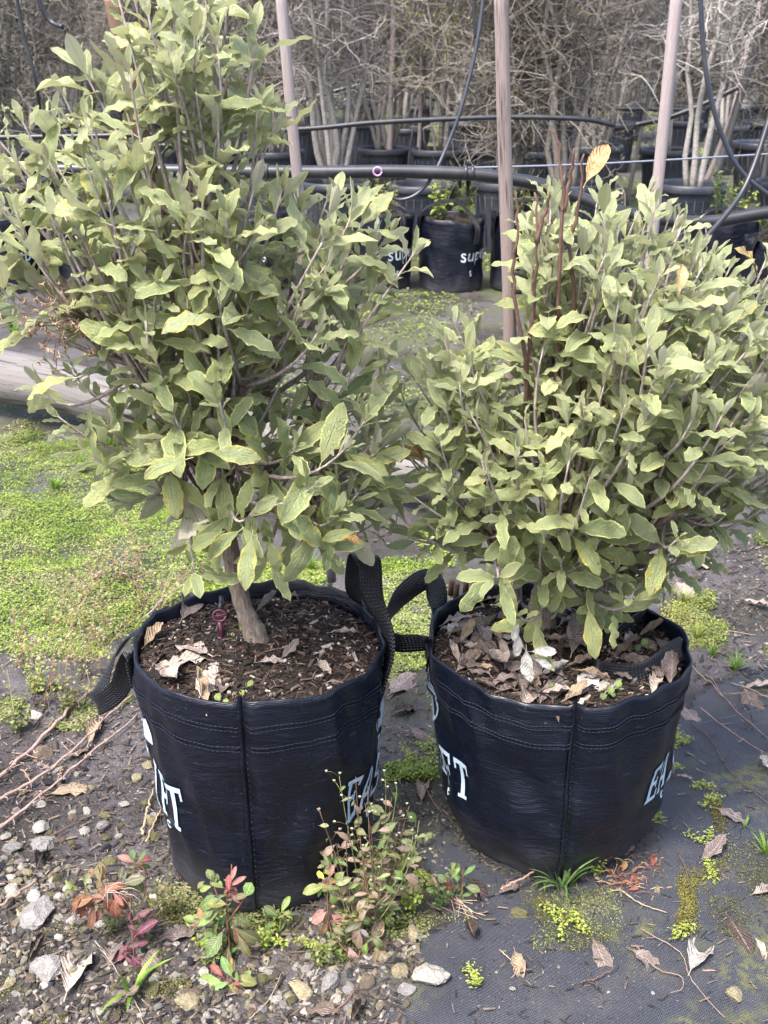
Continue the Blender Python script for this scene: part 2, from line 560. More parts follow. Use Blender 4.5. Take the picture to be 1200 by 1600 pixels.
M = dict(
    leaf=m_leaf("felted_leaf"), leaf_y=m_leaf("yellowing_leaf", True),
    dead=m_objcol("dead_leaf", 0.62, 0.3, 4.0, 0.45, 0.6, leaf=True, gain=0.85),
    weedleaf=m_objcol("weed_leaf", 0.5, 0.4, 3.0, 0.25, 0.3, leaf=True),
    stone=m_objcol("limestone", 0.85, 0.2, 3.0, 0.34, 0.9),
    litter=m_vcol("litter_bits", 0.75, 0.3, 120.0, 0.5, gain=0.64),
    herb=m_vcol("small_leaves", 0.5, 0.35, 40.0, 0.25, 0.2, transl=0.25, gain=0.86),
    stem=m_bark("plant_stem"), twig=m_vcol("dry_twig", 0.8, 0.2, 70.0, 0.4, gain=1.15),
    bag=m_bag(), web=m_web(),
    prnt=m_flat("pale_blue_print", (0.42, 0.54, 0.68), 0.5, 0.4, 260.0, 0.5),
    prntw=m_flat("white_print", (0.66, 0.72, 0.78), 0.5, 0.4, 200.0, 0.2),
    thread=m_flat("sewing_thread", (0.012, 0.015, 0.027), 0.8, 0.15),
    threadp=m_flat("pale_thread", (0.07, 0.075, 0.09), 0.6, 0.4),
    ground=m_ground(), mat=m_mat(),
    stake=m_wood("weathered_stake", (0.235, 0.18, 0.17), (0.37, 0.305, 0.295), (0.035, 0.028, 0.028), 0.60),
    stake2=m_wood("pale_stake", (0.29, 0.24, 0.235), (0.42, 0.36, 0.36), (0.16, 0.12, 0.115), 0.665),
    cane=m_wood("brown_stake", (0.15, 0.088, 0.062), (0.24, 0.15, 0.11), (0.04, 0.025, 0.02), 0.64),
    log=m_wood("grey_log", (0.075, 0.068, 0.064), (0.225, 0.212, 0.208), (0.03, 0.026, 0.026), 0.60, 1.0),
    pipe=m_flat("black_pipe_plastic", (0.012, 0.013, 0.018), 0.38, 0.5, 30.0, 0.6, 0.1, 0.12),
    tube=m_flat("grey_tube_plastic", (0.030, 0.034, 0.048), 0.35, 0.5, 30.0, 0.4, 0.1, 0.1),
    wire=m_flat("galvanised_wire", (0.17, 0.19, 0.24), 0.35, 0.6),
    pot=m_flat("black_pot_plastic", (0.022, 0.026, 0.038), 0.45, 0.5, 18.0, 0.6, 0.15, 0.25),
    magenta=m_flat("purple_tag_plastic", (0.085, 0.012, 0.032), 0.35, 0.5),
    pink=m_flat("pink_clip_plastic", (0.5, 0.28, 0.5), 0.4, 0.5),
    soil=m_vcol("potting_soil", 0.85, 0.2, 90.0, 0.55, 0.9, 0.006, gain=0.95),
)

BAG_L = Vector((-0.198, 1.616, 0.0)); RL, HL = 0.200, 0.412
BAG_R = Vector((0.288, 1.690, 0.0)); RR, HR = 0.214, 0.368

# ------------------------------------------------------------------ the ground
def ground_z(x, y):
    z = 0.010 * vnoise(x, y, 2.3, 1) + 0.006 * vnoise(x, y, 7.0, 2) + 0.003 * vnoise(x, y, 21.0, 3)
    far = np.clip((np.asarray(y) - 3.0) / 4.0, 0, 1)
    z = z + far * 0.03 * vnoise(x, y, 0.8, 4)
    for b, r in ((BAG_L, RL), (BAG_R, RR)):
        d = np.hypot(np.asarray(x) - b.x, np.asarray(y) - b.y)
        z = z * np.clip((d - r * 0.75) / 0.10, 0, 1)
    return z


def gz(x, y):
    return float(ground_z(np.array([x]), np.array([y]))[0])


MAT_EDGE = [(-5, 2200), (560, 1640), (640, 1560), (655, 1470), (700, 1440), (640, 1330), (690, 1290), (760, 1330), (900, 1340), (975, 1310), (1010, 1240),
            (1050, 1160), (1075, 1085), (1130, 1070), (1180, 1050), (1260, 1035), (1500, 1000), (2600, 1000), (2600, 2600)]


def mat_mask(x, y):
    """1 well inside the weed mat"""
    P = np.stack([np.ravel(x), np.ravel(y), np.zeros(np.size(x))], 1)
    px, py, _ = proj_np(P)
    px = px + 14 * vnoise(np.ravel(x), np.ravel(y), 12.0, 8)
    py = py + 10 * vnoise(np.ravel(x), np.ravel(y), 15.0, 9)
    return in_poly(px, py, MAT_EDGE).reshape(np.shape(x))


def axis(lo, hi, core_lo, core_hi, fine, growth=1.12):
    a = list(np.arange(core_lo, core_hi, fine))
    s = fine
    x = core_hi
    while x < hi:
        a.append(x); s *= growth; x += s
    a.append(hi)
    s = fine; x = core_lo - fine
    while x > lo:
        a.insert(0, x); s *= growth; x -= s
    a.insert(0, lo)
    return np.array(a)


gx = axis(-60, 60, -0.9, 0.9, 0.012)
gy = axis(-20, 120, 0.9, 2.6, 0.012)
X, Y = np.meshgrid(gx, gy)
Z = ground_z(X, Y) + 0.0025 * vnoise(X, Y, 45.0, 5) * (Y < 3)
V = np.stack([X, Y, Z], -1).reshape(-1, 3)
nx, ny = len(gx), len(gy)
idx = np.arange(nx * ny).reshape(ny, nx)
F = np.stack([idx[:-1, :-1], idx[:-1, 1:], idx[1:, 1:], idx[1:, :-1]], -1).reshape(-1, 4)
tag(link(bpy.data.objects.new("ground", fast_mesh("ground", V, F, M['ground']))),
    "grey mud and gravelly soil of the nursery yard", None, None, 'structure')

# weed mat: a sheet of its own, lying a little proud of the ground
mx_ = np.arange(-0.35, 1.9, 0.012); my_ = np.arange(0.75, 2.7, 0.012)
X, Y = np.meshgrid(mx_, my_)
inside = mat_mask(X, Y)
Z = ground_z(X, Y) + 0.007 + 0.0015 * vnoise(X, Y, 9.0, 15) + 0.004 * np.clip(vnoise(X * 0.9 + Y * 0.35, Y * 0.25, 6.0, 12) - 0.35, 0, 1)
for b, r in ((BAG_L, RL), (BAG_R, RR)):
    d = np.hypot(X - b.x, Y - b.y)
    Z = np.where(d < r * 0.66, Z - 0.012, Z)
n1_ = len(mx_); idx = np.arange(X.size).reshape(X.shape)
fm = inside[:-1, :-1] & inside[:-1, 1:] & inside[1:, 1:] & inside[1:, :-1]
F = np.stack([idx[:-1, :-1], idx[:-1, 1:], idx[1:, 1:], idx[1:, :-1]], -1)[fm]
used = np.unique(F); remap = np.full(X.size, -1); remap[used] = np.arange(len(used))
Vm = np.stack([X, Y, Z], -1).reshape(-1, 3)[used]
Fm = remap[F]
# turned-down edge
ec = {}
for q in Fm:
    for a, b in zip(q, np.roll(q, -1)):
        ec[(a, b)] = 1
bd = [(a, b) for (a, b) in ec if (b, a) not in ec]
lowv = {}
extra = []
for a, b in bd:
    for v in (a, b):
        if v not in lowv:
            lowv[v] = len(Vm) + len(extra); extra.append(Vm[v] - np.array([0, 0, 0.012]))
Fe = np.array([(b, a, lowv[a], lowv[b]) for a, b in bd])
weed_mat = tag(link(bpy.data.objects.new("weed_mat", fast_mesh("weed_mat", np.vstack([Vm, extra]), np.vstack([Fm, Fe]), M['mat'], smooth=True))),
               "blue-black woven weed mat laid over the ground beside the bags", None, None, 'structure')
# dotted white marker thread woven into the mat
a, b = gp(1081, 1139), gp(1186, 1116)
d = MB()
for i in range(30):
    t0, t1 = i / 30, (i + 0.42) / 30
    p, q = a.lerp(b, t0), a.lerp(b, t1)
    p.z = gz(p.x, p.y) + 0.0095; q.z = gz(q.x, q.y) + 0.0095
    d.tube([p, q], 0.0007, 4)
d.build("marker_thread", M['wire'], weed_mat)


# ------------------------------------------------------------------ leaf shapes
def leaf_mesh(name, mat, seed, wid=0.40, fold=0.25, wave=0.05, bend=0.5, nu=8, nv=5, stalk=True, tip=0.8, curl=0.0, notch=0.075):
    r = random.Random(seed)
    ph, ph2, fr = r.uniform(0, 6.28), r.uniform(0, 6.28), r.uniform(2.4, 3.6)
    tw = r.uniform(-0.5, 0.5)
    V, UV = [], []
    s0 = 0.10 if stalk else 0.0
    x = z = 0.0
    ang = 0.0
    px_, pz_ = s0, 0.0
    cen = []
    for i in range(nu):
        u = i / (nu - 1)
        if i:
            ang = -bend * (u ** 1.4)
            px_ += math.cos(ang) / (nu - 1) * (1 - s0); pz_ += math.sin(ang) / (nu - 1) * (1 - s0)
        cen.append((px_, pz_, ang))
    vs = np.linspace(-1, 1, nv)
    for i in range(nu):
        u = i / (nu - 1)
        w = 0.5 * wid * (max(0.03, math.sin(math.pi / 2 * u / 0.52)) ** 1.05 if u < 0.52 else max(0.006, 1 - ((u - 0.52) / 0.48) ** (1.9 if tip < 0.85 else 2.8)) ** (0.72 if tip < 0.85 else 0.5))
        cx, cz, an = cen[i]
        for v in vs:
            sgn = 1 if v > 0 else -1
            e = abs(v)
            ww = w * (1 + notch * e * math.sin(2 * math.pi * (fr + 1.2) * u + ph2 + (1.9 if v > 0 else 0)))
            yy = v * ww
            up = fold * abs(yy) + wave * e ** 1.5 * math.sin(2 * math.pi * fr * u + ph + (2.2 if v > 0 else 0)) * min(1, 4 * u * (1 - u) + 0.25)
            if curl:                                   # margins rolled over
                a_ = v * curl
                R_ = ww / max(0.05, abs(curl))
                yy = R_ * math.sin(a_); up += R_ * (1 - math.cos(a_))
            t = tw * u * 0.6
            y2, u2 = yy * math.cos(t) - up * math.sin(t), yy * math.sin(t) + up * math.cos(t)
            V.append((cx - math.sin(an) * u2, y2, cz + math.cos(an) * u2))
            UV.append((u, v))
    F = []
    for i in range(nu - 1):
        for j in range(nv - 1):
            F.append((i * nv + j, (i + 1) * nv + j, (i + 1) * nv + j + 1, i * nv + j + 1))
    if stalk:
        b = len(V); mid = nv // 2
        for (xx, rr) in ((-0.02, 0.011), (s0 + 0.03, 0.009)):
            for kk in range(3):
                an = 2 * math.pi * kk / 3
                V.append((xx, rr * math.cos(an), rr * math.sin(an) - 0.004)); UV.append((0.0, 0.0))
        for kk in range(3):
            k2 = (kk + 1) % 3
            F.append((b + kk, b + k2, b + 3 + k2, b + 3 + kk))
    return np.array(V), np.array(F), np.array(UV)


def leaf_data(name, mat, *a, **k):
    V, F, UV = leaf_mesh(name, mat, *a, **k)
    return dict(V=V, F=F, UV=UV, me=fast_mesh(name, V, F, mat, uv=UV, smooth=True))


LEAVES = [leaf_data("shrub_leaf", M['leaf'], 100 + i, wid=0.235 + 0.10 * ((i * 7) % 5) / 4, fold=(0.05, 0.3, 0.55, 0.15, -0.2)[i % 5],
                    tip=(0.8, 0.88)[i % 2], wave=0.018 + 0.024 * ((i * 3) % 4) / 3, bend=(0.25, 0.6, 0.95, 0.4, -0.25, 0.75)[i % 6], nu=13) for i in range(16)]
LEAVES_Y = [leaf_data("shrub_leaf", M['leaf_y'], 300 + i, wid=0.34, fold=(0.1, 0.3, -0.1)[i % 3], wave=0.030, bend=(0.3, 0.6, 0.9)[i % 3], nu=13) for i in range(6)]
LEAVES_T = [leaf_data("shrub_leaf", M['leaf'], 400 + i, wid=0.30, fold=0.5, wave=0.02, bend=-0.25 + 0.3 * i, nu=7) for i in range(3)]
LEAVES_D = [leaf_data("shrub_leaf", M['dead'], 500 + i, wid=0.36, fold=0.5, wave=0.05, bend=0.5, nu=9) for i in range(3)]


# ------------------------------------------------------------------ potted shrubs
def make_shrub(name, label, Yc, outline, n_shoots, base_px, trunk_px, soil_z, thick, size, seed, top_open, n_limb=9, extra_tips=(), flare=1.0, trunk_r=0.020):
    rng = np.random.default_rng(seed)
    r = random.Random(seed)
    base = gp(base_px[0], base_px[1], soil_z)
    root = thing(name, label, "shrub", base)
    tr = [base + Vector((0, 0, -0.02))] + [wp(px, py, base.y + dy) for px, py, dy in trunk_px]
    path = catmull(tr, 6)
    t = MB()
    n = len(path)
    rad = []
    for i in range(n):
        f = i / (n - 1)
        rr = trunk_r * (1 - 0.42 * f)
        rr *= 1 + flare * math.exp(-f * 9.0)
        rad.append(rr * (1 + 0.07 * math.sin(i * 2.1)))
    t.tube(path, rad, 12, (0.27, 0.215, 0.175))
    # knobbly swellings
    for k_ in range(3):
        p = path[int(n * (0.12 + 0.1 * k_))]
    trunk = t.build("trunk", M['stem'], root)
    junction = path[-1]
    axis_xy = Vector((junction.x, junction.y))
    # shoot tips inside the crown's volume
    poly = np.array(outline, float)
    x0, y0 = poly.min(0); x1, y1 = poly.max(0)
    tips = []
    ed = []
    for i in range(len(poly)):
        ed.append((poly[i], poly[(i + 1) % len(poly)]))

    def edge_dist(p):
        m = 1e9
        for a, b in ed:
            ab = b - a
            tt = np.clip(((p - a) @ ab) / (ab @ ab + 1e-9), 0, 1)
            m = min(m, np.hypot(*(a + ab * tt - p)))
        return m
    tries = 0
    while len(tips) < n_shoots and tries < 20000:
        tries += 1
        p = np.array([rng.uniform(x0, x1), rng.uniform(y0, y1)])
        if not in_poly(p[0:1], p[1:2], outline)[0]: continue
        e = edge_dist(p)
        D = thick * math.sqrt(min(1.0, e / 190.0))
        dd = D * (rng.uniform(-1, 1) if rng.uniform() < 0.62 else -rng.uniform(0.55, 1.0))
        P = wp(p[0], p[1], Yc + dd)
        # keep tips apart
        if any((P - q).length < 0.034 for q in tips): continue
        tips.append(P)
    for px, py, dd in extra_tips:
        tips.append(wp(px, py, Yc + dd))
    T = np.array([tuple(p) for p in tips])
    # limbs by clustering
    C = T[rng.choice(len(T), n_limb, replace=False)].copy()
    for _ in range(8):
        lab = np.argmin(((T[:, None] - C[None]) ** 2).sum(-1), 1)
        for j in range(n_limb):
            if (lab == j).any(): C[j] = T[lab == j].mean(0)
    limbs = []
    for j in range(n_limb):
        c = Vector(C[j])
        s_i = int(n * r.uniform(0.60, 0.98))
        st = path[min(n - 1, s_i)]
        end = junction.lerp(c, 0.72) + Vector((0, 0, -0.04))
        ctrl = st.lerp(end, 0.45) + Vector(((c.x - st.x) * 0.15, (c.y - st.y) * 0.15, -0.02 * r.random()))
        pts = bez(st, ctrl, end, 9)
        for q in range(1, 9):
            pts[q] += Vector((r.gauss(0, 0.004), r.gauss(0, 0.004), r.gauss(0, 0.003)))
        limbs.append(pts)
        b = MB()
        r0 = 0.0085 * r.uniform(0.8, 1.2)
        b.tube(pts, [r0 * (1 - 0.55 * q / 8) for q in range(9)], 7, (0.215, 0.160, 0.130))
        b.build("branch", M['stem'], root)
    zlo, zhi = T[:, 2].min(), T[:, 2].max()
    shoots = MB()
    LV = []                                              # leaf placements
    for i, tp in enumerate(tips):
        pts_l = limbs[lab[i]] if i < len(lab) else limbs[0]
        st = pts_l[r.randint(4, 8)]
        hgt = (tp.z - zlo) / (zhi - zlo + 1e-6)
        outw = Vector((tp.x - axis_xy.x, tp.y - axis_xy.y, 0))
        ol = outw.length
        if ol > 1e-4: outw /= ol
        up = 0.60 + 1.2 * hgt
        dirn = (outw * (0.70 * min(1, ol / 0.2)) + Vector((0, 0, up)) + Vector((r.gauss(0, .22), r.gauss(0, .22), r.gauss(0, .12)))).normalized()
        ln = (tp - st).length
        ctrl = tp - dirn * ln * 0.55
        N = 11
        pts = bez(st, ctrl, tp, N)
        rt = 0.0011 * r.uniform(0.9, 1.2); rb = min(0.0056, 0.0024 + 0.0085 * ln)
        pale = np.array((0.54, 0.46, 0.43)); dark = np.array((0.32, 0.24, 0.21))
        cols = np.repeat(np.array([dark + (pale - dark) * min(1, 1.5 * q / (N - 1)) for q in range(N)]), 5, axis=0)
        shoots.tube(pts, [rb + (rt - rb) * q / (N - 1) for q in range(N)], 5, cols)
        # leaves along the outer stretch, alternate, closer towards the tip
        seg = [(pts[q + 1] - pts[q]).length for q in range(N - 1)]
        tot = sum(seg)
        leafy = min(tot * 0.85, r.uniform(0.10, 0.20))
        s = 0.0; ph = r.uniform(0, 6.28)
        k = 0
        while s < leafy:
            # point at distance s below the tip
            dleft = tot - s; q = 0
            while q < N - 2 and dleft > seg[q]:
                dleft -= seg[q]; q += 1
            tt = min(1, dleft / (seg[q] + 1e-9))
            p = pts[q].lerp(pts[q + 1], tt)
            sd = (pts[q + 1] - pts[q]).normalized()
            young = max(0.0, 1 - s / 0.075)
            L = size * (0.34 + 0.66 * min(1, s / 0.045)) * r.uniform(0.68, 1.22)
            if r.random() < 0.12: L *= 0.55
            a = sd.orthogonal().normalized()
            b = sd.cross(a)
            rad_v = a * math.cos(ph) + b * math.sin(ph)
            op = math.radians(14 + 38 * min(1, s / 0.06) + r.uniform(-12, 22))
            d = (sd * math.cos(op) + rad_v * math.sin(op))
            d = (d + Vector((0, 0, (0.06 - 0.30 * (1 - hgt)) * min(1, s / 0.1)))).normalized()
            nrm = sd * math.sin(op) - rad_v * math.cos(op)
            nrm = (nrm + Vector((0, -0.10, 0.55)) * (0.12 + 0.75 * (1 - hgt)) + Vector((r.gauss(0, .25), r.gauss(0, .25), r.gauss(0, .15))))
            nrm = (nrm - d * nrm.dot(d))
            if nrm.length < 1e-4: nrm = d.orthogonal()
            nrm.normalize()
            yv = nrm.cross(d)
            sick = r.random() < (0.07 + 0.16 * max(0, 0.55 - hgt)) * top_open and s > 0.03
            dead = (not sick) and r.random() < 0.008
            kind = 'y' if sick else ('d' if dead else ('t' if young > 0.55 and r.random() < 0.6 else 'n'))
            LV.append((p, d, yv, nrm, L, kind, min(1.0, 0.03 + 0.58 * young * (0.5 + 0.5 * hgt) + 0.42 * hgt * r.uniform(0.4, 1.1)), r.random()))
            ph += 2.4 + r.uniform(-.25, .25)
            if k < 4:
                s -= 0.0055
            s += 0.0092 + 0.0105 * min(1, s / 0.05) + r.uniform(0, 0.007)
            k += 1
    sh = shoots.build("shoots", M['stem'], root)
    sh.name = "stem"
    sh['kind'] = 'stuff'
    # rank the leaves by how much of each the photo's side shows
    mats, datas = [], []
    for (p, d, yv, nrm, L, kind, age, rn) in LV:
        mats.append(np.array([[d.x * L, yv.x * L, nrm.x * L], [d.y * L, yv.y * L, nrm.y * L], [d.z * L, yv.z * L, nrm.z * L]]))
        pool = {'y': LEAVES_Y, 'd': LEAVES_D, 't': LEAVES_T, 'n': LEAVES}[kind]
        datas.append(pool[int(rn * 997) % len(pool)])
    W = [dt['V'] @ m.T + np.array(tuple(lv[0])) for dt, m, lv in zip(datas, mats, LV)]
    gw, gh = 330, 440
    zb = np.full((gh, gw), 1e9); ib = np.full((gh, gw), -1)
    for i, w in enumerate(W):
        n5 = (len(w) - 6) // 5 * 5
        g5 = w[:n5].reshape(-1, 5, 3)
        up_ = np.concatenate([g5.reshape(-1, 3), ((g5[:-1] + g5[1:]) / 2).reshape(-1, 3), ((g5[:, :-1] + g5[:, 1:]) / 2).reshape(-1, 3)])
        px, py, zc = proj_np(up_)
        ix = (px / 1200 * gw).astype(int); iy = (py / 1600 * gh).astype(int)
        ok = (ix >= 0) & (ix < gw) & (iy >= 0) & (iy < gh)
        for a_, b_, c_ in zip(ix[ok], iy[ok], zc[ok]):
            if c_ < zb[b_, a_]:
                zb[b_, a_] = c_; ib[b_, a_] = i
    vis = np.bincount(ib[ib >= 0].ravel(), minlength=len(LV))
    order = np.argsort(-vis)
    top = set(order[:300].tolist())
    loc = Vector(root.location)
    inv = Matrix.Translation(-loc)
    for i in order[:300]:
        p, d, yv, nrm, L, kind, age, rn = LV[i]
        o = bpy.data.objects.new("leaf", datas[i]['me'])
        o.parent = root; o.matrix_parent_inverse = inv
        o.matrix_basis = Matrix(((d.x * L, yv.x * L, nrm.x * L, p.x), (d.y * L, yv.y * L, nrm.y * L, p.y), (d.z * L, yv.z * L, nrm.z * L, p.z), (0, 0, 0, 1)))
        if kind == 'd':
            o.color = r.choice(((0.42, 0.24, 0.10, 1), (0.34, 0.25, 0.16, 1), (0.48, 0.35, 0.16, 1)))
        else:
            o.color = (age, 0, 0, 1)
        COL.objects.link(o)
    Vs, Fs, Us, A1, A2, MI, off = [], [], [], [], [], [], 0
    for i in range(len(LV)):
        if i in top: continue
        dt = datas[i]; kind = LV[i][5]
        if kind == 'd': continue
        Vs.append(W[i]); Fs.append(dt['F'] + off); Us.append(dt['UV']); off += len(W[i])
        A1.append(np.full(len(W[i]), LV[i][7])); A2.append(np.full(len(W[i]), LV[i][6]))
        MI.append(np.full(len(dt['F']), 1 if kind == 'y' else 0))
    fo = fast_mesh("foliage", np.concatenate(Vs), np.concatenate(Fs), [M['leaf'], M['leaf_y']], uv=np.concatenate(Us),
                   attrs={'rnd': np.concatenate(A1), 'age': np.concatenate(A2)}, mi=np.concatenate(MI))
    f = link(bpy.data.objects.new("foliage", fo))
    f.color = (0, 0, 0, 1)
    adopt(f, root)
    f['kind'] = 'stuff'
    return root, len(LV), limbs


OUT_L = [(165, -40), (380, -40), (400, 60), (395, 130), (455, 200), (480, 265), (560, 300), (600, 255), (660, 340), (660, 400), (600, 440), (590, 520), (620, 600),
         (610, 700), (600, 770), (560, 840), (480, 835), (420, 800), (390, 840), (300, 830), (230, 750), (190, 740), (100, 690), (60, 650), (110, 590), (130, 560), (60, 480),
         (20, 470), (-60, 460), (-60, 200), (20, 190), (60, 150), (110, 130), (130, 70), (130, 0)]
shrub_l, nl_l, limbs_l = make_shrub("potted_shrub", "tall grey-green shrub with yellowing leaves in the left bag", 1.63, OUT_L, 200, (402, 1012),
                   [(398, 990, 0.0), (378, 945, 0.0), (364, 895, 0.0), (354, 850, 0.0), (335, 790, 0.01), (338, 730, 0.02), (330, 660, 0.03)], HL - 0.022, 0.24, 0.085, 5, 2.2,
                   n_limb=11, trunk_r=0.0132, flare=2.0, extra_tips=((175, 780, -0.05), (300, 880, -0.12), (430, 870, -0.16), (520, 850, -0.1), (60, 600, -0.1), (395, 800, -0.2), (560, 770, -0.1), (600, 725, -0.02), (525, 805, -0.15), (588, 815, 0.05), (612, 660, 0.0), (465, 815, -0.1), (335, 815, -0.12), (250, 765, 0.0), (540, 700, -0.18), (575, 650, -0.12), (215, 700, -0.1), (490, 760, -0.2)))
OUT_R = [(880, 270), (945, 300), (960, 260), (1000, 270), (1080, 320), (1140, 400), (1240, 400), (1300, 560), (1290, 760), (1210, 800), (1160, 850), (1080, 850), (1020, 930), (950, 950),
         (850, 930), (780, 880), (720, 850), (640, 850), (590, 830), (590, 790), (640, 700), (600, 650), (635, 540), (660, 510), (700, 490), (770, 530), (800, 590), (825, 560), (835, 470), (815, 340), (840, 320)]
shrub_r, nl_r, limbs_r = make_shrub("potted_shrub", "broad bushy grey-green shrub spreading over the right bag", 1.70, OUT_R, 310, (850, 985),
                   [(845, 950, 0.0), (850, 915, 0.01), (860, 880, 0.02), (868, 830, 0.02)], HR - 0.022, 0.25, 0.076, 9, 1.2,
                   n_limb=13, extra_tips=((800, 945, -0.16), (990, 925, -0.15), (770, 900, -0.2), (1060, 840, -0.2), (845, 345, -0.06), (832, 410, -0.1), (866, 375, 0.05), (826, 500, -0.08), (855, 455, -0.1), (870, 310, 0.0), (850, 540, -0.12), (695, 545, -0.05), (735, 575, -0.1), (660, 590, -0.08)), flare=0.7, trunk_r=0.022)
print("leaves", nl_l, nl_r)


# ------------------------------------------------------------------ grow bags
LET = {  # strokes as quads in a 1 x 1 letter box, slab-serif capitals
    'E': [((.0, 0), (.36, 0), (.36, .10), (.0, .10)), ((.10, .1), (.34, .1), (.34, .9), (.10, .9)), ((0, .9), (.36, .9), (.36, 1), (0, 1)), ((.36, 0), (.92, 0), (.92, .12), (.36, .12)),
          ((.78, .12), (.92, .12), (.92, .28), (.80, .28)), ((.36, .88), (.90, .88), (.90, 1), (.36, 1)), ((.78, .74), (.90, .74), (.90, .88), (.76, .88)),
          ((.34, .45), (.62, .45), (.62, .56), (.34, .56)), ((.62, .36), (.72, .36), (.72, .64), (.62, .64))],
    'A': [((.06, .08), (.26, .08), (.52, 1), (.36, 1)), ((.74, .08), (.94, .08), (.62, 1), (.525, .97)), ((.28, .26), (.72, .26), (.68, .38), (.31, .38)),
          ((0, 0), (.34, 0), (.34, .08), (0, .08)), ((.64, 0), (1, 0), (1, .08), (.64, .08))],
    'S': [((.08, .0), (.20, .0), (.20, .30), (.08, .30)), ((.20, .0), (.74, .0), (.74, .13), (.20, .13)), ((.74, .04), (.92, .12), (.92, .42), (.74, .42)), ((.30, .44), (.92, .42), (.70, .56), (.12, .58)),
          ((.10, .58), (.28, .58), (.28, .95), (.10, .88)), ((.28, .87), (.76, .87), (.76, 1), (.28, 1)), ((.76, .70), (.88, .70), (.88, 1), (.76, 1))],
    'Y': [((.39, .08), (.61, .08), (.61, .46), (.39, .46)), ((.39, .46), (.52, .46), (.24, .92), (.06, .92)), ((.53, .46), (.61, .46), (.94, .92), (.80, .92)),
          ((.26, 0), (.74, 0), (.74, .08), (.26, .08)), ((0, .92), (.36, .92), (.36, 1), (0, 1)), ((.68, .92), (1, .92), (1, 1), (.68, 1))],
    'L': [((.0, 0), (.36, 0), (.36, .10), (.0, .10)), ((.10, .1), (.34, .1), (.34, .9), (.10, .9)), ((0, .9), (.44, .9), (.44, 1), (0, 1)), ((.36, 0), (.92, 0), (.92, .12), (.36, .12)), ((.78, .12), (.92, .12), (.92, .34), (.80, .34))],
    'I': [((.2, 0), (.8, 0), (.8, .10), (.2, .10)), ((.37, .1), (.63, .1), (.63, .9), (.37, .9)), ((.2, .9), (.8, .9), (.8, 1), (.2, 1))],
    'F': [((.0, 0), (.46, 0), (.46, .10), (.0, .10)), ((.10, .1), (.34, .1), (.34, .9), (.10, .9)), ((0, .9), (.36, .9), (.36, 1), (0, 1)),
          ((.36, .88), (.92, .88), (.92, 1), (.36, 1)), ((.80, .70), (.92, .70), (.92, .88), (.78, .88)), ((.34, .43), (.62, .43), (.62, .54), (.34, .54)), ((.62, .34), (.72, .34), (.72, .63), (.62, .63))],
    'T': [((.24, 0), (.76, 0), (.76, .09), (.24, .09)), ((.38, .09), (.62, .09), (.62, .88), (.38, .88)), ((.02, .88), (.98, .88), (.98, 1), (.02, 1)),
          ((.02, .70), (.12, .70), (.14, .88), (.02, .88)), ((.88, .70), (.98, .70), (.98, .88), (.86, .88))],
}


class Bag:
    def __init__(s, c, R, H, seam, seed, sag=0.010, taper=0.74):
        s.c, s.R, s.H, s.seam, s.seed, s.sag, s.taper = c, R, H, seam, seed, sag, taper

    def surf(s, th, t, off=0.0):
        k = [(0, s.taper), (.02, s.taper + .030), (.06, s.taper + .055), (.2, max(.865, s.taper + .075)), (.45, .925), (.75, .97), (1.0, 1.0), (1.2, 1.0)]
        for (a, fa), (b, fb) in zip(k, k[1:]):
            if t <= b:
                f = fa + (fb - fa) * (t - a) / (b - a); break
        cx, sy = math.cos(th), math.sin(th)
        nn = mnoise.noise(Vector((cx * 1.6 + s.seed, sy * 1.6, t * 1.5))) * 0.014 + mnoise.noise(Vector((cx * 4 + s.seed, sy * 4, t * 5 + cx * 2))) * 0.0075
        nn += 0.0040 * (1 - abs(mnoise.noise(Vector((cx * 3.2 + t * 1.6, sy * 3.2 + s.seed, t * 2.6)))) * 3.2) * min(1, t * 3)
        # slanting pulls from the handles
        for hth in (0.25, math.pi - 0.25):
            dth = math.atan2(math.sin(th - hth), math.cos(th - hth))
            nn += 0.0055 * math.sin(dth * 9 + t * 16) * math.exp(-(dth / 0.9) ** 2) * max(0, t - 0.25)
        # slack ripples lower down
        nn += 0.0025 * math.sin(t * 38 + 3 * mnoise.noise(Vector((cx * 2, sy * 2, s.seed)))) * max(0, 0.75 - t) * (0.5 + mnoise.noise(Vector((cx * 3, sy * 3, 7))))
        ds = math.atan2(math.sin(th - s.seam), math.cos(th - s.seam))
        nn += -0.006 * math.exp(-((ds - 0.025) / 0.03) ** 2) + 0.003 * math.exp(-((ds + 0.03) / 0.03) ** 2)
        r = s.R * f + nn + off
        z = s.H * t
        if t > 0.5:
            w = (t - 0.5) * 2
            z += w * (s.sag * mnoise.noise(Vector((cx * 1.7, sy * 1.7, s.seed + 3))) + 0.006 * mnoise.noise(Vector((cx * 5, sy * 5, s.seed + 9))) + 0.006 * math.exp(-(ds / 0.03) ** 2))
        return Vector((s.c.x + r * cx, s.c.y + r * sy, max(0.0, z) + s.c.z))


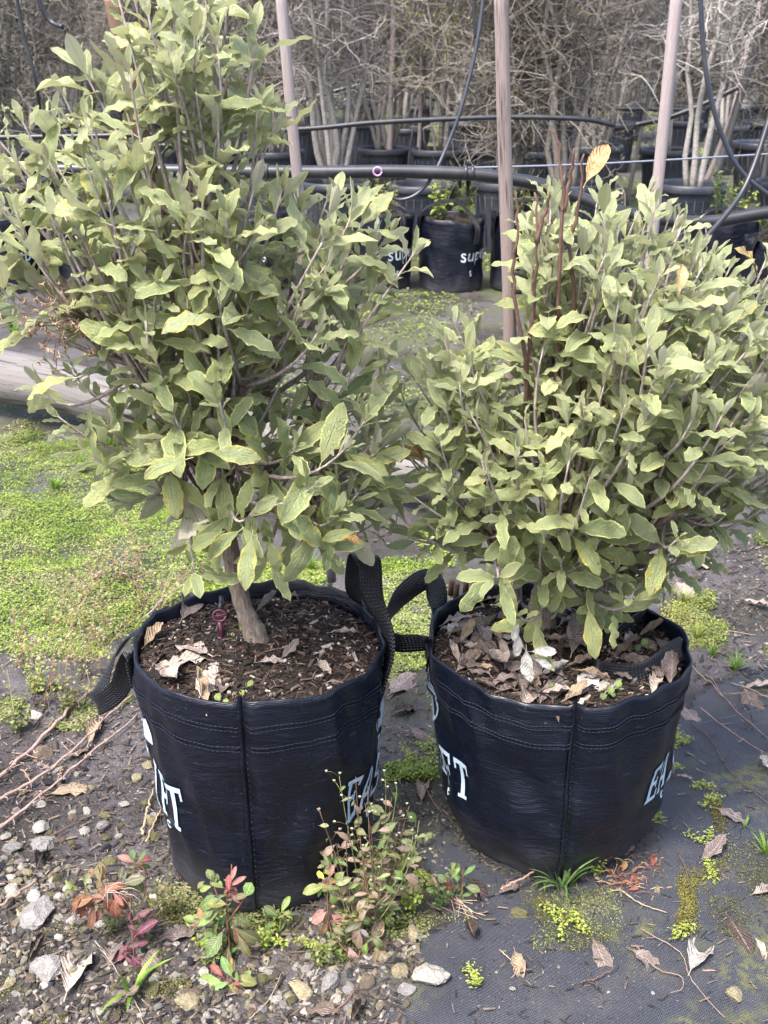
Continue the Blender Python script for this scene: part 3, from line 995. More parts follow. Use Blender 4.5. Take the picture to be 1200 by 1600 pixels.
def make_bag(name, label, bag, nth=150, nt=44, group=None, detail=True):
    root = thing(name, label, "grow bag", bag.c, group)
    V, UV, F = [], [], []
    ts = [0, .012, .03, .06] + list(np.linspace(.1, 1.0, nt - 4))
    rows = []
    for t in ts:
        rows.append([(bag.surf(2 * math.pi * i / nth, t), (2 * math.pi * i / nth * bag.R, t * bag.H)) for i in range(nth + 1)])
    for off, dz in ((-0.003, 0.001), (-0.006, -0.004), (-0.008, -0.04), (-0.012, -0.09)):   # folded rim and inner wall
        row = []
        for i in range(nth + 1):
            th = 2 * math.pi * i / nth
            p = bag.surf(th, 1.0, off) + Vector((0, 0, dz))
            row.append((p, (th * bag.R, bag.H + abs(dz))))
        rows.append(row)
    for row in rows:
        for p, u in row:
            V.append(tuple(p)); UV.append(u)
    w = nth + 1
    for j in range(len(rows) - 1):
        for i in range(nth):
            F.append((j * w + i, j * w + i + 1, (j + 1) * w + i + 1, (j + 1) * w + i))
    me = fast_mesh("body", V, np.array(F), M['bag'], uv=UV)
    body = link(bpy.data.objects.new("body", me))
    adopt(body, root)
    return root, body


def ring_stitch(bag, t, parent, off=0.0012, step=0.0072, mat='thread', r=0.0011):
    d = MB()
    n = int(2 * math.pi * bag.R / step)
    for i in range(n):
        a, b = 2 * math.pi * (i + 0.08) / n, 2 * math.pi * (i + 0.85) / n
        tt = t + 0.003 * math.sin(i * 0.13)
        d.tube([bag.surf(a, tt, off * 0.3), bag.surf((a + b) / 2, tt, off), bag.surf(b, tt, off * 0.3)], r, 4, cap=False)
    return d.build("stitching", M[mat], parent)


def word(bag, text, th_c, t0, t1, arc, parent, name="lettering", mat='prnt'):
    """each letter a mesh that follows the bag's side; reads from outside"""
    n = len(text)
    wth = arc / n / bag.R
    for i, ch in enumerate(text):
        m = MB()
        a0 = th_c - arc / bag.R / 2 + i * wth
        for q, quad in enumerate(LET[ch]):
            G = 5
            P = []
            for jj in range(G):
                for ii in range(G):
                    fu, fv = ii / (G - 1), jj / (G - 1)
                    x = (quad[0][0] * (1 - fu) + quad[1][0] * fu) * (1 - fv) + (quad[3][0] * (1 - fu) + quad[2][0] * fu) * fv
                    y = (quad[0][1] * (1 - fu) + quad[1][1] * fu) * (1 - fv) + (quad[3][1] * (1 - fu) + quad[2][1] * fu) * fv
                    P.append(tuple(bag.surf(a0 + x * wth * 0.86, t0 + (t1 - t0) * y, 0.0019 + 0.00012 * (q % 3))))
            Fq = [(jj * G + ii, jj * G + ii + 1, (jj + 1) * G + ii + 1, (jj + 1) * G + ii) for jj in range(G - 1) for ii in range(G - 1)]
            m.add(P, Fq)
        o = m.build(name, M[mat], parent)


def strap(name, pts, wdirs, width, parent, n=7, thick=0.0018):
    P = catmull(pts, n); W = catmull(wdirs, n)
    V, UV, F = [], [], []
    acc = 0
    nw = 5
    for i, p in enumerate(P):
        t = (P[min(i + 1, len(P) - 1)] - P[max(0, i - 1)]).normalized()
        w = (W[i] - t * W[i].dot(t)).normalized()
        nn = t.cross(w)
        if i: acc += (p - P[i - 1]).length
        for side in (1, -1):
            for k in range(nw):
                f = k / (nw - 1) - 0.5
                cup = 0.10 * width * (4 * f * f)
                V.append(tuple(p + w * (f * width) + nn * (side * thick / 2 + cup))); UV.append((f + 0.5, acc))
    w2 = nw * 2
    for i in range(len(P) - 1):
        a, b = i * w2, (i + 1) * w2
        for k in range(nw - 1):
            F.append((a + k, a + k + 1, b + k + 1, b + k))
            F.append((a + nw + k + 1, a + nw + k, b + nw + k, b + nw + k + 1))
        F.append((a, b, b + nw, a + nw)); F.append((a + nw - 1, a + 2 * nw - 1, b + 2 * nw - 1, b + nw - 1))
    o = link(bpy.data.objects.new(name, fast_mesh(name, V, np.array(F), M['web'], uv=UV)))
    return adopt(o, parent)


def seam_strip(bag, parent):
    m = MB()
    P = []
    ts = list(np.linspace(0.03, 1.02, 40))
    for t in ts:
        wob = 0.010 * math.sin(t * 7) * 0.3
        for dth, off in ((-0.022, 0.0012), (-0.012, 0.0042), (0.004, 0.0048), (0.010, 0.0020)):
            P.append(tuple(bag.surf(bag.seam + dth + wob, min(t, 1.0), off) + Vector((0, 0, 0.010 if t > 1.0 else 0))))
    F = [(i * 4 + k, i * 4 + k + 1, (i + 1) * 4 + k + 1, (i + 1) * 4 + k) for i in range(len(ts) - 1) for k in range(3)]
    m.add(P, F, uv=[(p[0] * 3, p[2]) for p in P])
    s = m.build("seam", M['bag'], parent)
    d = MB()
    for i in range(26):
        t = 0.10 + 0.72 * i / 26
        d.tube([bag.surf(bag.seam + 0.021, t, 0.001), bag.surf(bag.seam + 0.021, t + 0.009, 0.0014)], 0.0007, 4)
    o = d.build("stitching", M['threadp'], s)
    o.matrix_parent_inverse = Matrix.Identity(4)
    o.location = (0, 0, 0)
    return s


def emblem(bag, th, t, parent):
    m = MB()
    P = [tuple(bag.surf(th, t, 0.0012))]
    n = 28
    for rr in (0.5, 1.0):
        for i in range(n):
            a = 2 * math.pi * i / n
            f = rr * (0.86 if 3 < i < 7 else 1.0)
            P.append(tuple(bag.surf(th + math.cos(a) * f * 0.075 / bag.R, t + math.sin(a) * f * 0.055 / bag.H, 0.0012)))
    m.add(P, [(0, 1 + i, 1 + (i + 1) % n) for i in range(n)])
    m2 = [(1 + i, 1 + n + i, 1 + n + (i + 1) % n, 1 + (i + 1) % n) for i in range(n)]
    m.F.setdefault(4, []).append(np.array(m2))
    o = m.build("emblem", M['prnt'], parent)
    k = MB()                                        # dark swoosh across it
    k.tube([bag.surf(th + x, t + 0.02 + 0.03 * math.sin(x * 5), 0.0016) for x in np.linspace(-0.3, 0.3, 12)], 0.0022, 4)
    q = k.build("swoosh", M['thread'], o)
    q.matrix_parent_inverse = Matrix.Identity(4)


bagL = Bag(BAG_L, RL, HL, math.radians(-92), 3.1, 0.010, 0.81)
bagR = Bag(BAG_R, RR, HR, math.radians(-90.5), 8.4, 0.008, 0.72)
grow_l, _ = make_bag("grow_bag", "black woven grow bag at left, holding the thick-stemmed tall shrub", bagL, group="black grow bags with printed sides")
grow_r, _ = make_bag("grow_bag", "black woven grow bag at right, filled with dead leaves under the broad shrub", bagR, group="black grow bags with printed sides")
for bg, rt in ((bagL, grow_l), (bagR, grow_r)):
    for t in (0.905, 0.888, 0.818, 0.800):
        ring_stitch(bg, t, rt)
    seam_strip(bg, rt)
    for th in ((0.07, math.pi + 0.13) if bg is bagL else (0.06, math.pi - 0.09)):
        word(bg, "EASYLIFT", th, 0.35, 0.555, 0.325 * bg.R / 0.2, rt)
        emblem(bg, th, 0.72, rt)
        mk = MB()
        mk.tube([bg.surf(th + 0.030 * math.cos(a) + (0.42 if th > 1 else -0.42), 0.29 + 0.018 * math.sin(a), 0.001) for a in np.linspace(0.6, 5.6, 14)], 0.0009, 4, cap=False)
        mk.build("small_print_mark", M['prnt'], rt)

# handles: webbing loops sewn to the rim
z_ = Vector((0, 0, 1))
strap("handle", [bagL.surf(math.radians(148), 0.86, 0.002), bagL.surf(math.radians(150), 0.99, 0.004), wp(232, 974, 1.74), wp(194, 1000, 1.73), wp(166, 1050, 1.70), wp(151, 1096, 1.66), wp(160, 1098, 1.62),
                 wp(188, 1074, 1.60), bagL.surf(math.radians(190), 0.98, 0.005), bagL.surf(math.radians(188), 0.84, 0.003)],
      [Vector((0.5, .8, 0)), Vector((0.5, .8, .2)), Vector((.3, .9, .1)), Vector((.25, .95, -.12)), Vector((-.1, .9, .2)), Vector((-.4, .6, .6)), Vector((-.5, .3, .9)), Vector((-.5, .0, 1)), Vector((-.3, -.6, .8)), Vector((0, -1, .1))], 0.034, grow_l)
strap("handle", [bagL.surf(math.radians(28), 0.80, 0.003), bagL.surf(math.radians(27), 0.99, 0.004), wp(556, 930, 1.70), wp(560, 880, 1.69), wp(569, 866, 1.665), wp(577, 884, 1.64), wp(581, 935, 1.625),
                 bagL.surf(math.radians(0), 0.99, 0.004), bagL.surf(math.radians(-3), 0.78, 0.003)],
      [Vector((-.4, 1, 0)), Vector((-.4, 1, 0)), Vector((-.7, .8, 0)), Vector((-.9, .5, 0)), Vector((-1, .3, 0)), Vector((-1, .3, 0)), Vector((-.9, .4, 0)), Vector((-.5, .9, 0)), Vector((0, 1, 0))], 0.038, grow_l)
strap("handle", [bagR.surf(math.radians(146), 0.82, 0.003), bagR.surf(math.radians(147), 0.99, 0.004), wp(672, 905, 1.86), wp(636, 925, 1.84), wp(610, 960, 1.80), wp(602, 988, 1.74), wp(622, 1002, 1.70),
                 wp(655, 1002, 1.69), bagR.surf(math.radians(180), 0.985, 0.005), bagR.surf(math.radians(178), 0.86, 0.003)],
      [Vector((0.5, .8, 0)), Vector((0.5, .8, .2)), Vector((.4, .5, .8)), Vector((.35, .5, .8)), Vector((.2, .4, 1)), Vector((0.0, .2, 1)), Vector((.0, -.2, 1)), Vector((.1, -.3, 1)), Vector((.1, -.6, .8)), Vector((0, -1, .2))], 0.038, grow_r)
strap("handle", [bagR.surf(math.radians(36), 0.88, -0.013), bagR.surf(math.radians(36), 1.0, -0.012), wp(1006, 960, 1.78), wp(970, 985, 1.73), wp(938, 1015, 1.67), wp(930, 1038, 1.62), wp(955, 1052, 1.60),
                 wp(1005, 1050, 1.60), bagR.surf(math.radians(-8), 0.99, -0.012), bagR.surf(math.radians(-6), 0.86, -0.013)],
      [Vector((.5, -.8, 0)), Vector((.5, -.8, .3)), Vector((.3, -.4, .9)), Vector((.3, -.4, .9)), Vector((.2, -.3, 1)), Vector((0, -.2, 1)), Vector((0, .3, 1)), Vector((0, .3, 1)), Vector((0, .7, .6)), Vector((0, 1, .1))], 0.038, grow_r)

# ------------------------------------------------------------------ small shapes for litter
def ico(sub=0):
    t = (1 + 5 ** .5) / 2
    v = np.array([(-1, t, 0), (1, t, 0), (-1, -t, 0), (1, -t, 0), (0, -1, t), (0, 1, t), (0, -1, -t), (0, 1, -t), (t, 0, -1), (t, 0, 1), (-t, 0, -1), (-t, 0, 1)], float)
    v /= np.linalg.norm(v[0])
    f = [(0, 11, 5), (0, 5, 1), (0, 1, 7), (0, 7, 10), (0, 10, 11), (1, 5, 9), (5, 11, 4), (11, 10, 2), (10, 7, 6), (7, 1, 8), (3, 9, 4), (3, 4, 2), (3, 2, 6), (3, 6, 8), (3, 8, 9), (4, 9, 5), (2, 4, 11), (6, 2, 10), (8, 6, 7), (9, 8, 1)]
    for _ in range(sub):
        vs = [tuple(x) for x in v]; cache = {}; nf = []

        def mid(a, b):
            key = (min(a, b), max(a, b))
            if key not in cache:
                m = (np.array(vs[a]) + np.array(vs[b])) / 2; m /= np.linalg.norm(m)
                cache[key] = len(vs); vs.append(tuple(m))
            return cache[key]
        for a, b, c in f:
            ab, bc, ca = mid(a, b), mid(b, c), mid(c, a)
            nf += [(a, ab, ca), (b, bc, ab), (c, ca, bc), (ab, bc, ca)]
        v = np.array(vs); f = nf
    return v, np.array(f)


I0 = ico(0); I1 = ico(1); I2 = ico(2)
CHIP_V = np.array([(-1, -.35, -.2), (1, -.25, -.2), (.8, .4, -.15), (-.9, .3, -.2), (-.8, -.2, .3), (.9, -.3, .2), (.7, .3, .3), (-1, .25, .15)], float)
CHIP_F = np.array([(0, 3, 2, 1), (4, 5, 6, 7), (0, 1, 5, 4), (1, 2, 6, 5), (2, 3, 7, 6), (3, 0, 4, 7)])


def aniso(N, sx, sy, sz, rng=RNG):
    S = np.zeros((N, 3, 3))
    S[:, 0, 0] = sx; S[:, 1, 1] = sy; S[:, 2, 2] = sz
    return S


def stone_mesh(seed, sub=1, ang=0.35, flat=0.6):
    v, f = (I1 if sub == 1 else I2)
    rr = np.random.default_rng(seed)
    v = v.copy()
    for _ in range(7):                                  # chop facets
        n = rr.normal(size=3); n /= np.linalg.norm(n)
        dcut = rr.uniform(0.45, 0.85)
        dd = v @ n
        v -= np.outer(np.clip(dd - dcut, 0, None), n)
    v *= 1 + rr.normal(0, 0.05, (len(v), 1))
    v *= np.array([1, rr.uniform(0.65, 0.95), flat * rr.uniform(0.7, 1.1)])
    return fast_mesh("stone", v, f, M['stone'], smooth=False)


# ------------------------------------------------------------------ potting soil and what lies on it
def soil_in(bag, dome, n_crumb, seed, trunk):
    rng = np.random.default_rng(seed)
    R = bag.R - 0.010
    z0 = bag.H - 0.026
    m = MB()
    P, C = [], []
    nr, na = 26, 72

    def hz(x, y):
        d = math.hypot(x, y) / R
        dt = math.hypot(x + bag.c.x - trunk.x, y + bag.c.y - trunk.y)
        return z0 + dome * (1 - d * d) + 0.012 * math.exp(-(dt / 0.05) ** 2) + 0.005 * nz(x * 14, y * 14, seed) + 0.003 * nz(x * 45, y * 45, seed)
    for j in range(nr + 1):
        for i in range(na):
            a = 2 * math.pi * i / na; rr = R * j / nr
            x, y = rr * math.cos(a), rr * math.sin(a)
            P.append((bag.c.x + x, bag.c.y + y, hz(x, y)))
    F = [(j * na + i, j * na + (i + 1) % na, (j + 1) * na + (i + 1) % na, (j + 1) * na + i) for j in range(nr) for i in range(na)]
    m.add(P, F, (0.022, 0.016, 0.014))
    rr = R * np.sqrt(rng.uniform(0, 1, n_crumb)); a = rng.uniform(0, 2 * np.pi, n_crumb)
    x, y = rr * np.cos(a), rr * np.sin(a)
    z = np.array([hz(p, q) for p, q in zip(x, y)])
    s = rng.uniform(0.0016, 0.0062, n_crumb) * np.where(rng.uniform(0, 1, n_crumb) < 0.12, 1.9, 1)
    pal = np.array([(0.022, 0.017, 0.015), (0.052, 0.034, 0.028), (0.095, 0.056, 0.044), (0.013, 0.012, 0.012), (0.14, 0.10, 0.08), (0.36, 0.31, 0.27), (0.15, 0.11, 0.09)])
    ci = rng.choice(7, n_crumb, p=[.27, .26, .15, .14, .09, .04, .05])
    Mx = rot_rand(n_crumb, 0.7, rng) @ aniso(n_crumb, s, s * rng.uniform(.4, .9, n_crumb), s * rng.uniform(.4, .8, n_crumb))
    cols = pal[ci] * rng.uniform(0.7, 1.3, (n_crumb, 1))
    Vc, Fc, Cc = scatter(CHIP_V, CHIP_F, Mx, np.stack([bag.c.x + x, bag.c.y + y, z + s * 0.3], 1), cols)
    m.add(Vc, Fc, Cc)
    # white grit and splinters
    ng = n_crumb // 40
    rr = R * np.sqrt(rng.uniform(0, 1, ng)); a = rng.uniform(0, 2 * np.pi, ng); x, y = rr * np.cos(a), rr * np.sin(a)
    z = np.array([hz(p, q) for p, q in zip(x, y)])
    s = rng.uniform(0.0018, 0.0042, ng)
    Vc, Fc, Cc = scatter(I0[0], I0[1], rot_rand(ng, 3, rng) @ aniso(ng, s, s * .8, s * .7), np.stack([bag.c.x + x, bag.c.y + y, z + s * 0.6], 1), np.array([(0.55, 0.50, 0.43)]) * rng.uniform(.6, 1.2, (ng, 1)))
    m.add(Vc, Fc, Cc)
    for _ in range(60):
        a = rng.uniform(0, 6.28); q = R * math.sqrt(rng.uniform(0, .9)); x, y = q * math.cos(a), q * math.sin(a)
        b = rng.uniform(0, 6.28); l = rng.uniform(.01, .035)
        p = Vector((bag.c.x + x, bag.c.y + y, hz(x, y) + 0.003))
        m.tube([p, p + Vector((math.cos(b) * l * .5, math.sin(b) * l * .5, rng.uniform(0.001, .006))), p + Vector((math.cos(b) * l, math.sin(b + .3) * l, 0.001))], rng.uniform(.0005, .0013), 4, (0.20, 0.14, 0.10))
    return m, hz


soilL, hzL = soil_in(bagL, 0.012, 4600, 41, Vector(shrub_l.location))
oL = soilL.build("potting_soil", M['soil'], None, smooth=False)
tag(oL, "dark crumbly potting soil around the bare trunk in the left bag", None, None, 'stuff')
soilR, hzR = soil_in(bagR, 0.006, 5000, 42, Vector(shrub_r.location))
oR = soilR.build("potting_soil", M['soil'], None, smooth=False)
tag(oR, "dark potting soil littered with dead leaves in the right bag", None, None, 'stuff')

DEAD = [leaf_data("dead_leaf", M['dead'], 700 + i, wid=0.34 + 0.04 * (i % 3), fold=(0.1, 0.3, -0.25, 0.5)[i % 4], wave=0.05, bend=(0.5, -0.5, 0.2, 0.9)[i % 4], nu=9, curl=(0, 0.9, 0, 1.6, 0, -1.2, 2.2)[i % 7]) for i in range(14)]
DC = {'cream': (0.52, 0.44, 0.37), 'pinkish': (0.39, 0.315, 0.275), 'tan': (0.36, 0.27, 0.18), 'greyish brown': (0.22, 0.175, 0.155), 'brown': (0.19, 0.145, 0.115),
      'dark brown': (0.065, 0.045, 0.038), 'mauve': (0.24, 0.19, 0.18), 'whitish': (0.66, 0.63, 0.58), 'yellow': (0.62, 0.46, 0.05), 'silvery': (0.45, 0.42, 0.38), 'orange': (0.50, 0.22, 0.07), 'red': (0.35, 0.03, 0.03)}
ALL_LABELS = set()


def uniq(label):
    assert label not in ALL_LABELS, label
    ALL_LABELS.add(label)
    return label


def dead_leaf(p, L, ang, colour, label, group, var, tilt=0.0, roll=0.0, cj=1.0):
    o = bpy.data.objects.new("fallen_leaf", DEAD[var % len(DEAD)]['me'])
    o.matrix_basis = Matrix.Translation(p) @ Matrix.Rotation(ang, 4, 'Z') @ Matrix.Rotation(tilt, 4, 'Y') @ Matrix.Rotation(roll, 4, 'X') @ Matrix.Scale(L, 4)
    c = DC[colour]
    o.color = (c[0] * cj, c[1] * cj, c[2] * cj, 1)
    link(o)
    tag(o, label, "leaf", group)
    return o


def img_dir(px, py, ang, z=0):
    """ground direction that shows as image angle ang (degrees, counter-clockwise from right)"""
    a = gp(px, py, z); b = gp(px + 10 * math.cos(math.radians(ang)), py - 10 * math.sin(math.radians(ang)), z)
    return math.atan2(b.y - a.y, b.x - a.x)


def leaf_on_soil(bag, hz, px, py, lpx, ang, colour, label, group, var, tilt=0.0, roll=0.0, lift=0.006, cj=1.0):
    z = bag.H - 0.02
    p = gp(px, py, z)
    a = img_dir(px, py, ang, z)
    q = gp(px + lpx * math.cos(math.radians(ang)), py - lpx * math.sin(math.radians(ang)), z)
    L = min(0.11, max(0.03, (q - p).length))
    x, y = p.x - bag.c.x, p.y - bag.c.y
    p.z = hz(x, y) + lift
    p -= Vector((math.cos(a), math.sin(a), 0)) * L * 0.5
    return dead_leaf(p, L, a, colour, uniq(label), group, var, tilt, roll, cj)


GL = "dead leaves on the soil of the left bag"
for px, py, l, ang, c, lab, var, tilt, roll in [
    (265, 1058, 85, -55, 'pinkish', "large pinkish dead leaf lying against the front rim of the left bag", 1, 0, 0.2),
    (295, 1035, 100, 20, 'cream', "largest cream dead leaf on the soil, across the leaf heap in the left bag", 0, -0.05, -0.1),
    (300, 1015, 70, 150, 'pinkish', "pale brown leaf behind the largest cream leaf in the left bag", 4, 0, 0.1),
    (330, 1070, 90, 55, 'cream', "yellowish cream folded leaf pointing towards the trunk in the left bag", 2, -0.05, 0.15),
    (318, 1090, 55, 100, 'tan', "narrow tan leaf standing against the front rim in the left bag", 6, -0.3, 0.5),
    (240, 1000, 45, 40, 'tan', "small tan leaf beside the left handle of the left bag", 5, 0, 0),
    (246, 1030, 45, 60, 'pinkish', "curled pinkish leaf by the rim below the left handle", 3, 0, 0.3),
    (300, 950, 70, 50, 'greyish brown', "long greyish leaf propped on the back rim of the left bag", 7, -0.25, 0.5),
    (425, 1043, 52, 5, 'pinkish', "flat pinkish leaf in front of the trunk of the left shrub", 8, 0, 0),
    (453, 1028, 36, 40, 'greyish brown', "small greyish leaf just right of the trunk base in the left bag", 9, 0, 0.1),
    (537, 992, 52, 5, 'cream', "cream jagged leaf on bare soil near the right rim of the left bag", 10, 0, 0),
    (505, 1043, 34, -50, 'cream', "short cream leaf on bare soil towards the front right of the left bag", 12, 0, 0.2),
    (415, 950, 42, 35, 'silvery', "thin silvery leaf on the soil behind the trunk in the left bag", 13, 0, 0.2),
    (460, 930, 36, 10, 'pinkish', "small pinkish leaf near the back rim of the left bag", 8, 0, 0),
    (350, 1072, 40, 70, 'greyish brown', "curled greyish leaf between the cream leaves and the front seam", 11, 0, 0.3)]:
    leaf_on_soil(bagL, hzL, px, py, l, ang, c, lab, GL, var, tilt, roll)
GR = "dead leaves on the soil of the right bag"
prom = [
    (726, 990, 75, 40, 'greyish brown', "large greyish leaf beside the left rim of the right bag", 0), (716, 968, 60, 25, 'pinkish', "pinkish leaf topmost of the heap by the left handle of the right bag", 4),
    (752, 1010, 60, -65, 'brown', "brown folded leaf in the middle of the leaf heap in the right bag", 2), (790, 995, 55, 80, 'greyish brown', "curled greyish leaf upright in the leaf heap of the right bag", 3),
    (735, 1035, 60, 35, 'mauve', "mauve leaf at the lower edge of the leaf heap in the right bag", 7), (770, 1045, 65, -60, 'pinkish', "pinkish leaf with a curled edge pointing to the front rim of the right bag", 5),
    (775, 935, 45, 15, 'cream', "cream leaf behind the heap, under the low leaves in the right bag", 8), (800, 950, 40, 60, 'silvery', "silvery leaf near the trunk's left side in the right bag", 12),
    (898, 1010, 62, 75, 'pinkish', "brown leaf standing on its edge beside the hanging yellowish leaf", 1), (1000, 1035, 90, -15, 'greyish brown', "long greyish leaf inside the fallen handle of the right bag", 0),
    (975, 1025, 55, 25, 'brown', "brown leaf under the upper strap of the fallen handle", 9), (918, 1065, 45, 60, 'whitish', "whitish torn leaf in front of the fallen handle", 2),
    (905, 1085, 60, 30, 'pinkish', "pinkish rolled leaf near the front rim right of the seam", 6), (870, 1080, 70, 12, 'pinkish', "long pinkish leaf lying along the front rim near the seam", 3),
    (826, 1092, 45, 60, 'pinkish', "short pinkish leaf touching the front rim at the seam", 8), (845, 1063, 60, -8, 'brown', "brown rolled leaf in front of the drooping white sprig", 6),
    (1025, 1070, 45, 70, 'cream', "cream leaf between the handle and the right rim of the right bag", 10), (1040, 1010, 50, -40, 'greyish brown', "greyish leaf near the back right rim of the right bag", 4),
    (800, 1075, 55, 20, 'greyish brown', "greyish leaf at the front of the right bag, left of the seam", 11), (1015, 990, 46, 20, 'tan', "tan leaf behind the fallen handle of the right bag", 13),
    (1050, 1055, 40, 80, 'mauve', "mauve leaf against the right rim of the right bag", 5), (955, 1080, 50, 10, 'tan', "tan leaf below the lower strap of the fallen handle", 12)]
for i, (px, py, l, ang, c, lab, var) in enumerate(prom):
    leaf_on_soil(bagR, hzR, px, py, l, ang, c, lab, GR, var, -0.08 if i % 3 else 0.05, (i % 5 - 2) * 0.14, 0.008)
r_ = random.Random(77)
spots = ["by the left rim", "by the front rim", "by the seam", "by the trunk", "by the fallen handle"]
for i in range(96):
    a = r_.uniform(0, 6.28)
    while True:
        x, y = r_.uniform(-.19, .19), r_.uniform(-.19, .12)
        if math.hypot(x, y) < 0.185 and (x < 0.02 or r_.random() < 0.4): break
    w = "by the trunk" if math.hypot(x + .02, y) < .07 else "by the left rim" if x < -0.10 else "by the right rim" if x > 0.11 else "by the front rim" if y < -0.07 else "towards the back rim" if y > 0.06 else "beside the trunk"
    opts = [(c, q) for c in ('greyish brown', 'pinkish', 'brown', 'mauve', 'tan', 'silvery') for q in ('curled', 'flat', 'tilted', 'rolled') if f"{q} {c} dead leaf half buried {w} of the right bag" not in ALL_LABELS]
    if not opts: continue
    c, q = r_.choice(opts)
    v = {'curled': (1, 5, 8, 12), 'flat': (0, 2, 4, 7), 'tilted': (9, 11, 2, 4), 'rolled': (3, 6, 10, 13)}[q][r_.randint(0, 3)]
    dead_leaf(Vector((BAG_R.x + x, BAG_R.y + y, hzR(x, y) + 0.006 + 0.004 * r_.random())), r_.uniform(.036, .068), a, c, uniq(f"{q} {c} dead leaf half buried {w} of the right bag"), GR, v, r_.uniform(-.15, .1) - (.3 if q == 'tilted' else 0), r_.uniform(-.3, .3), r_.uniform(.85, 1.25))

# ------------------------------------------------------------------ litter on the ground
def leaf_on_ground(px, py, lpx, ang, colour, label, var, tilt=0.0, roll=0.0, lift=0.006):
    p = gp(px, py)
    a = img_dir(px, py, ang)
    q = gp(px + lpx * math.cos(math.radians(ang)), py - lpx * math.sin(math.radians(ang)))
    L = min(0.13, max(0.03, (q - p).length))
    on = bool(mat_mask(np.array([p.x]), np.array([p.y]))[0])
    p.z = gz(p.x, p.y) + lift + (0.008 if on else 0.004)
    p -= Vector((math.cos(a), math.sin(a), 0)) * L * 0.5
    return dead_leaf(p, L, a, colour, uniq(label), "dead leaves scattered on the ground", var, tilt, roll)


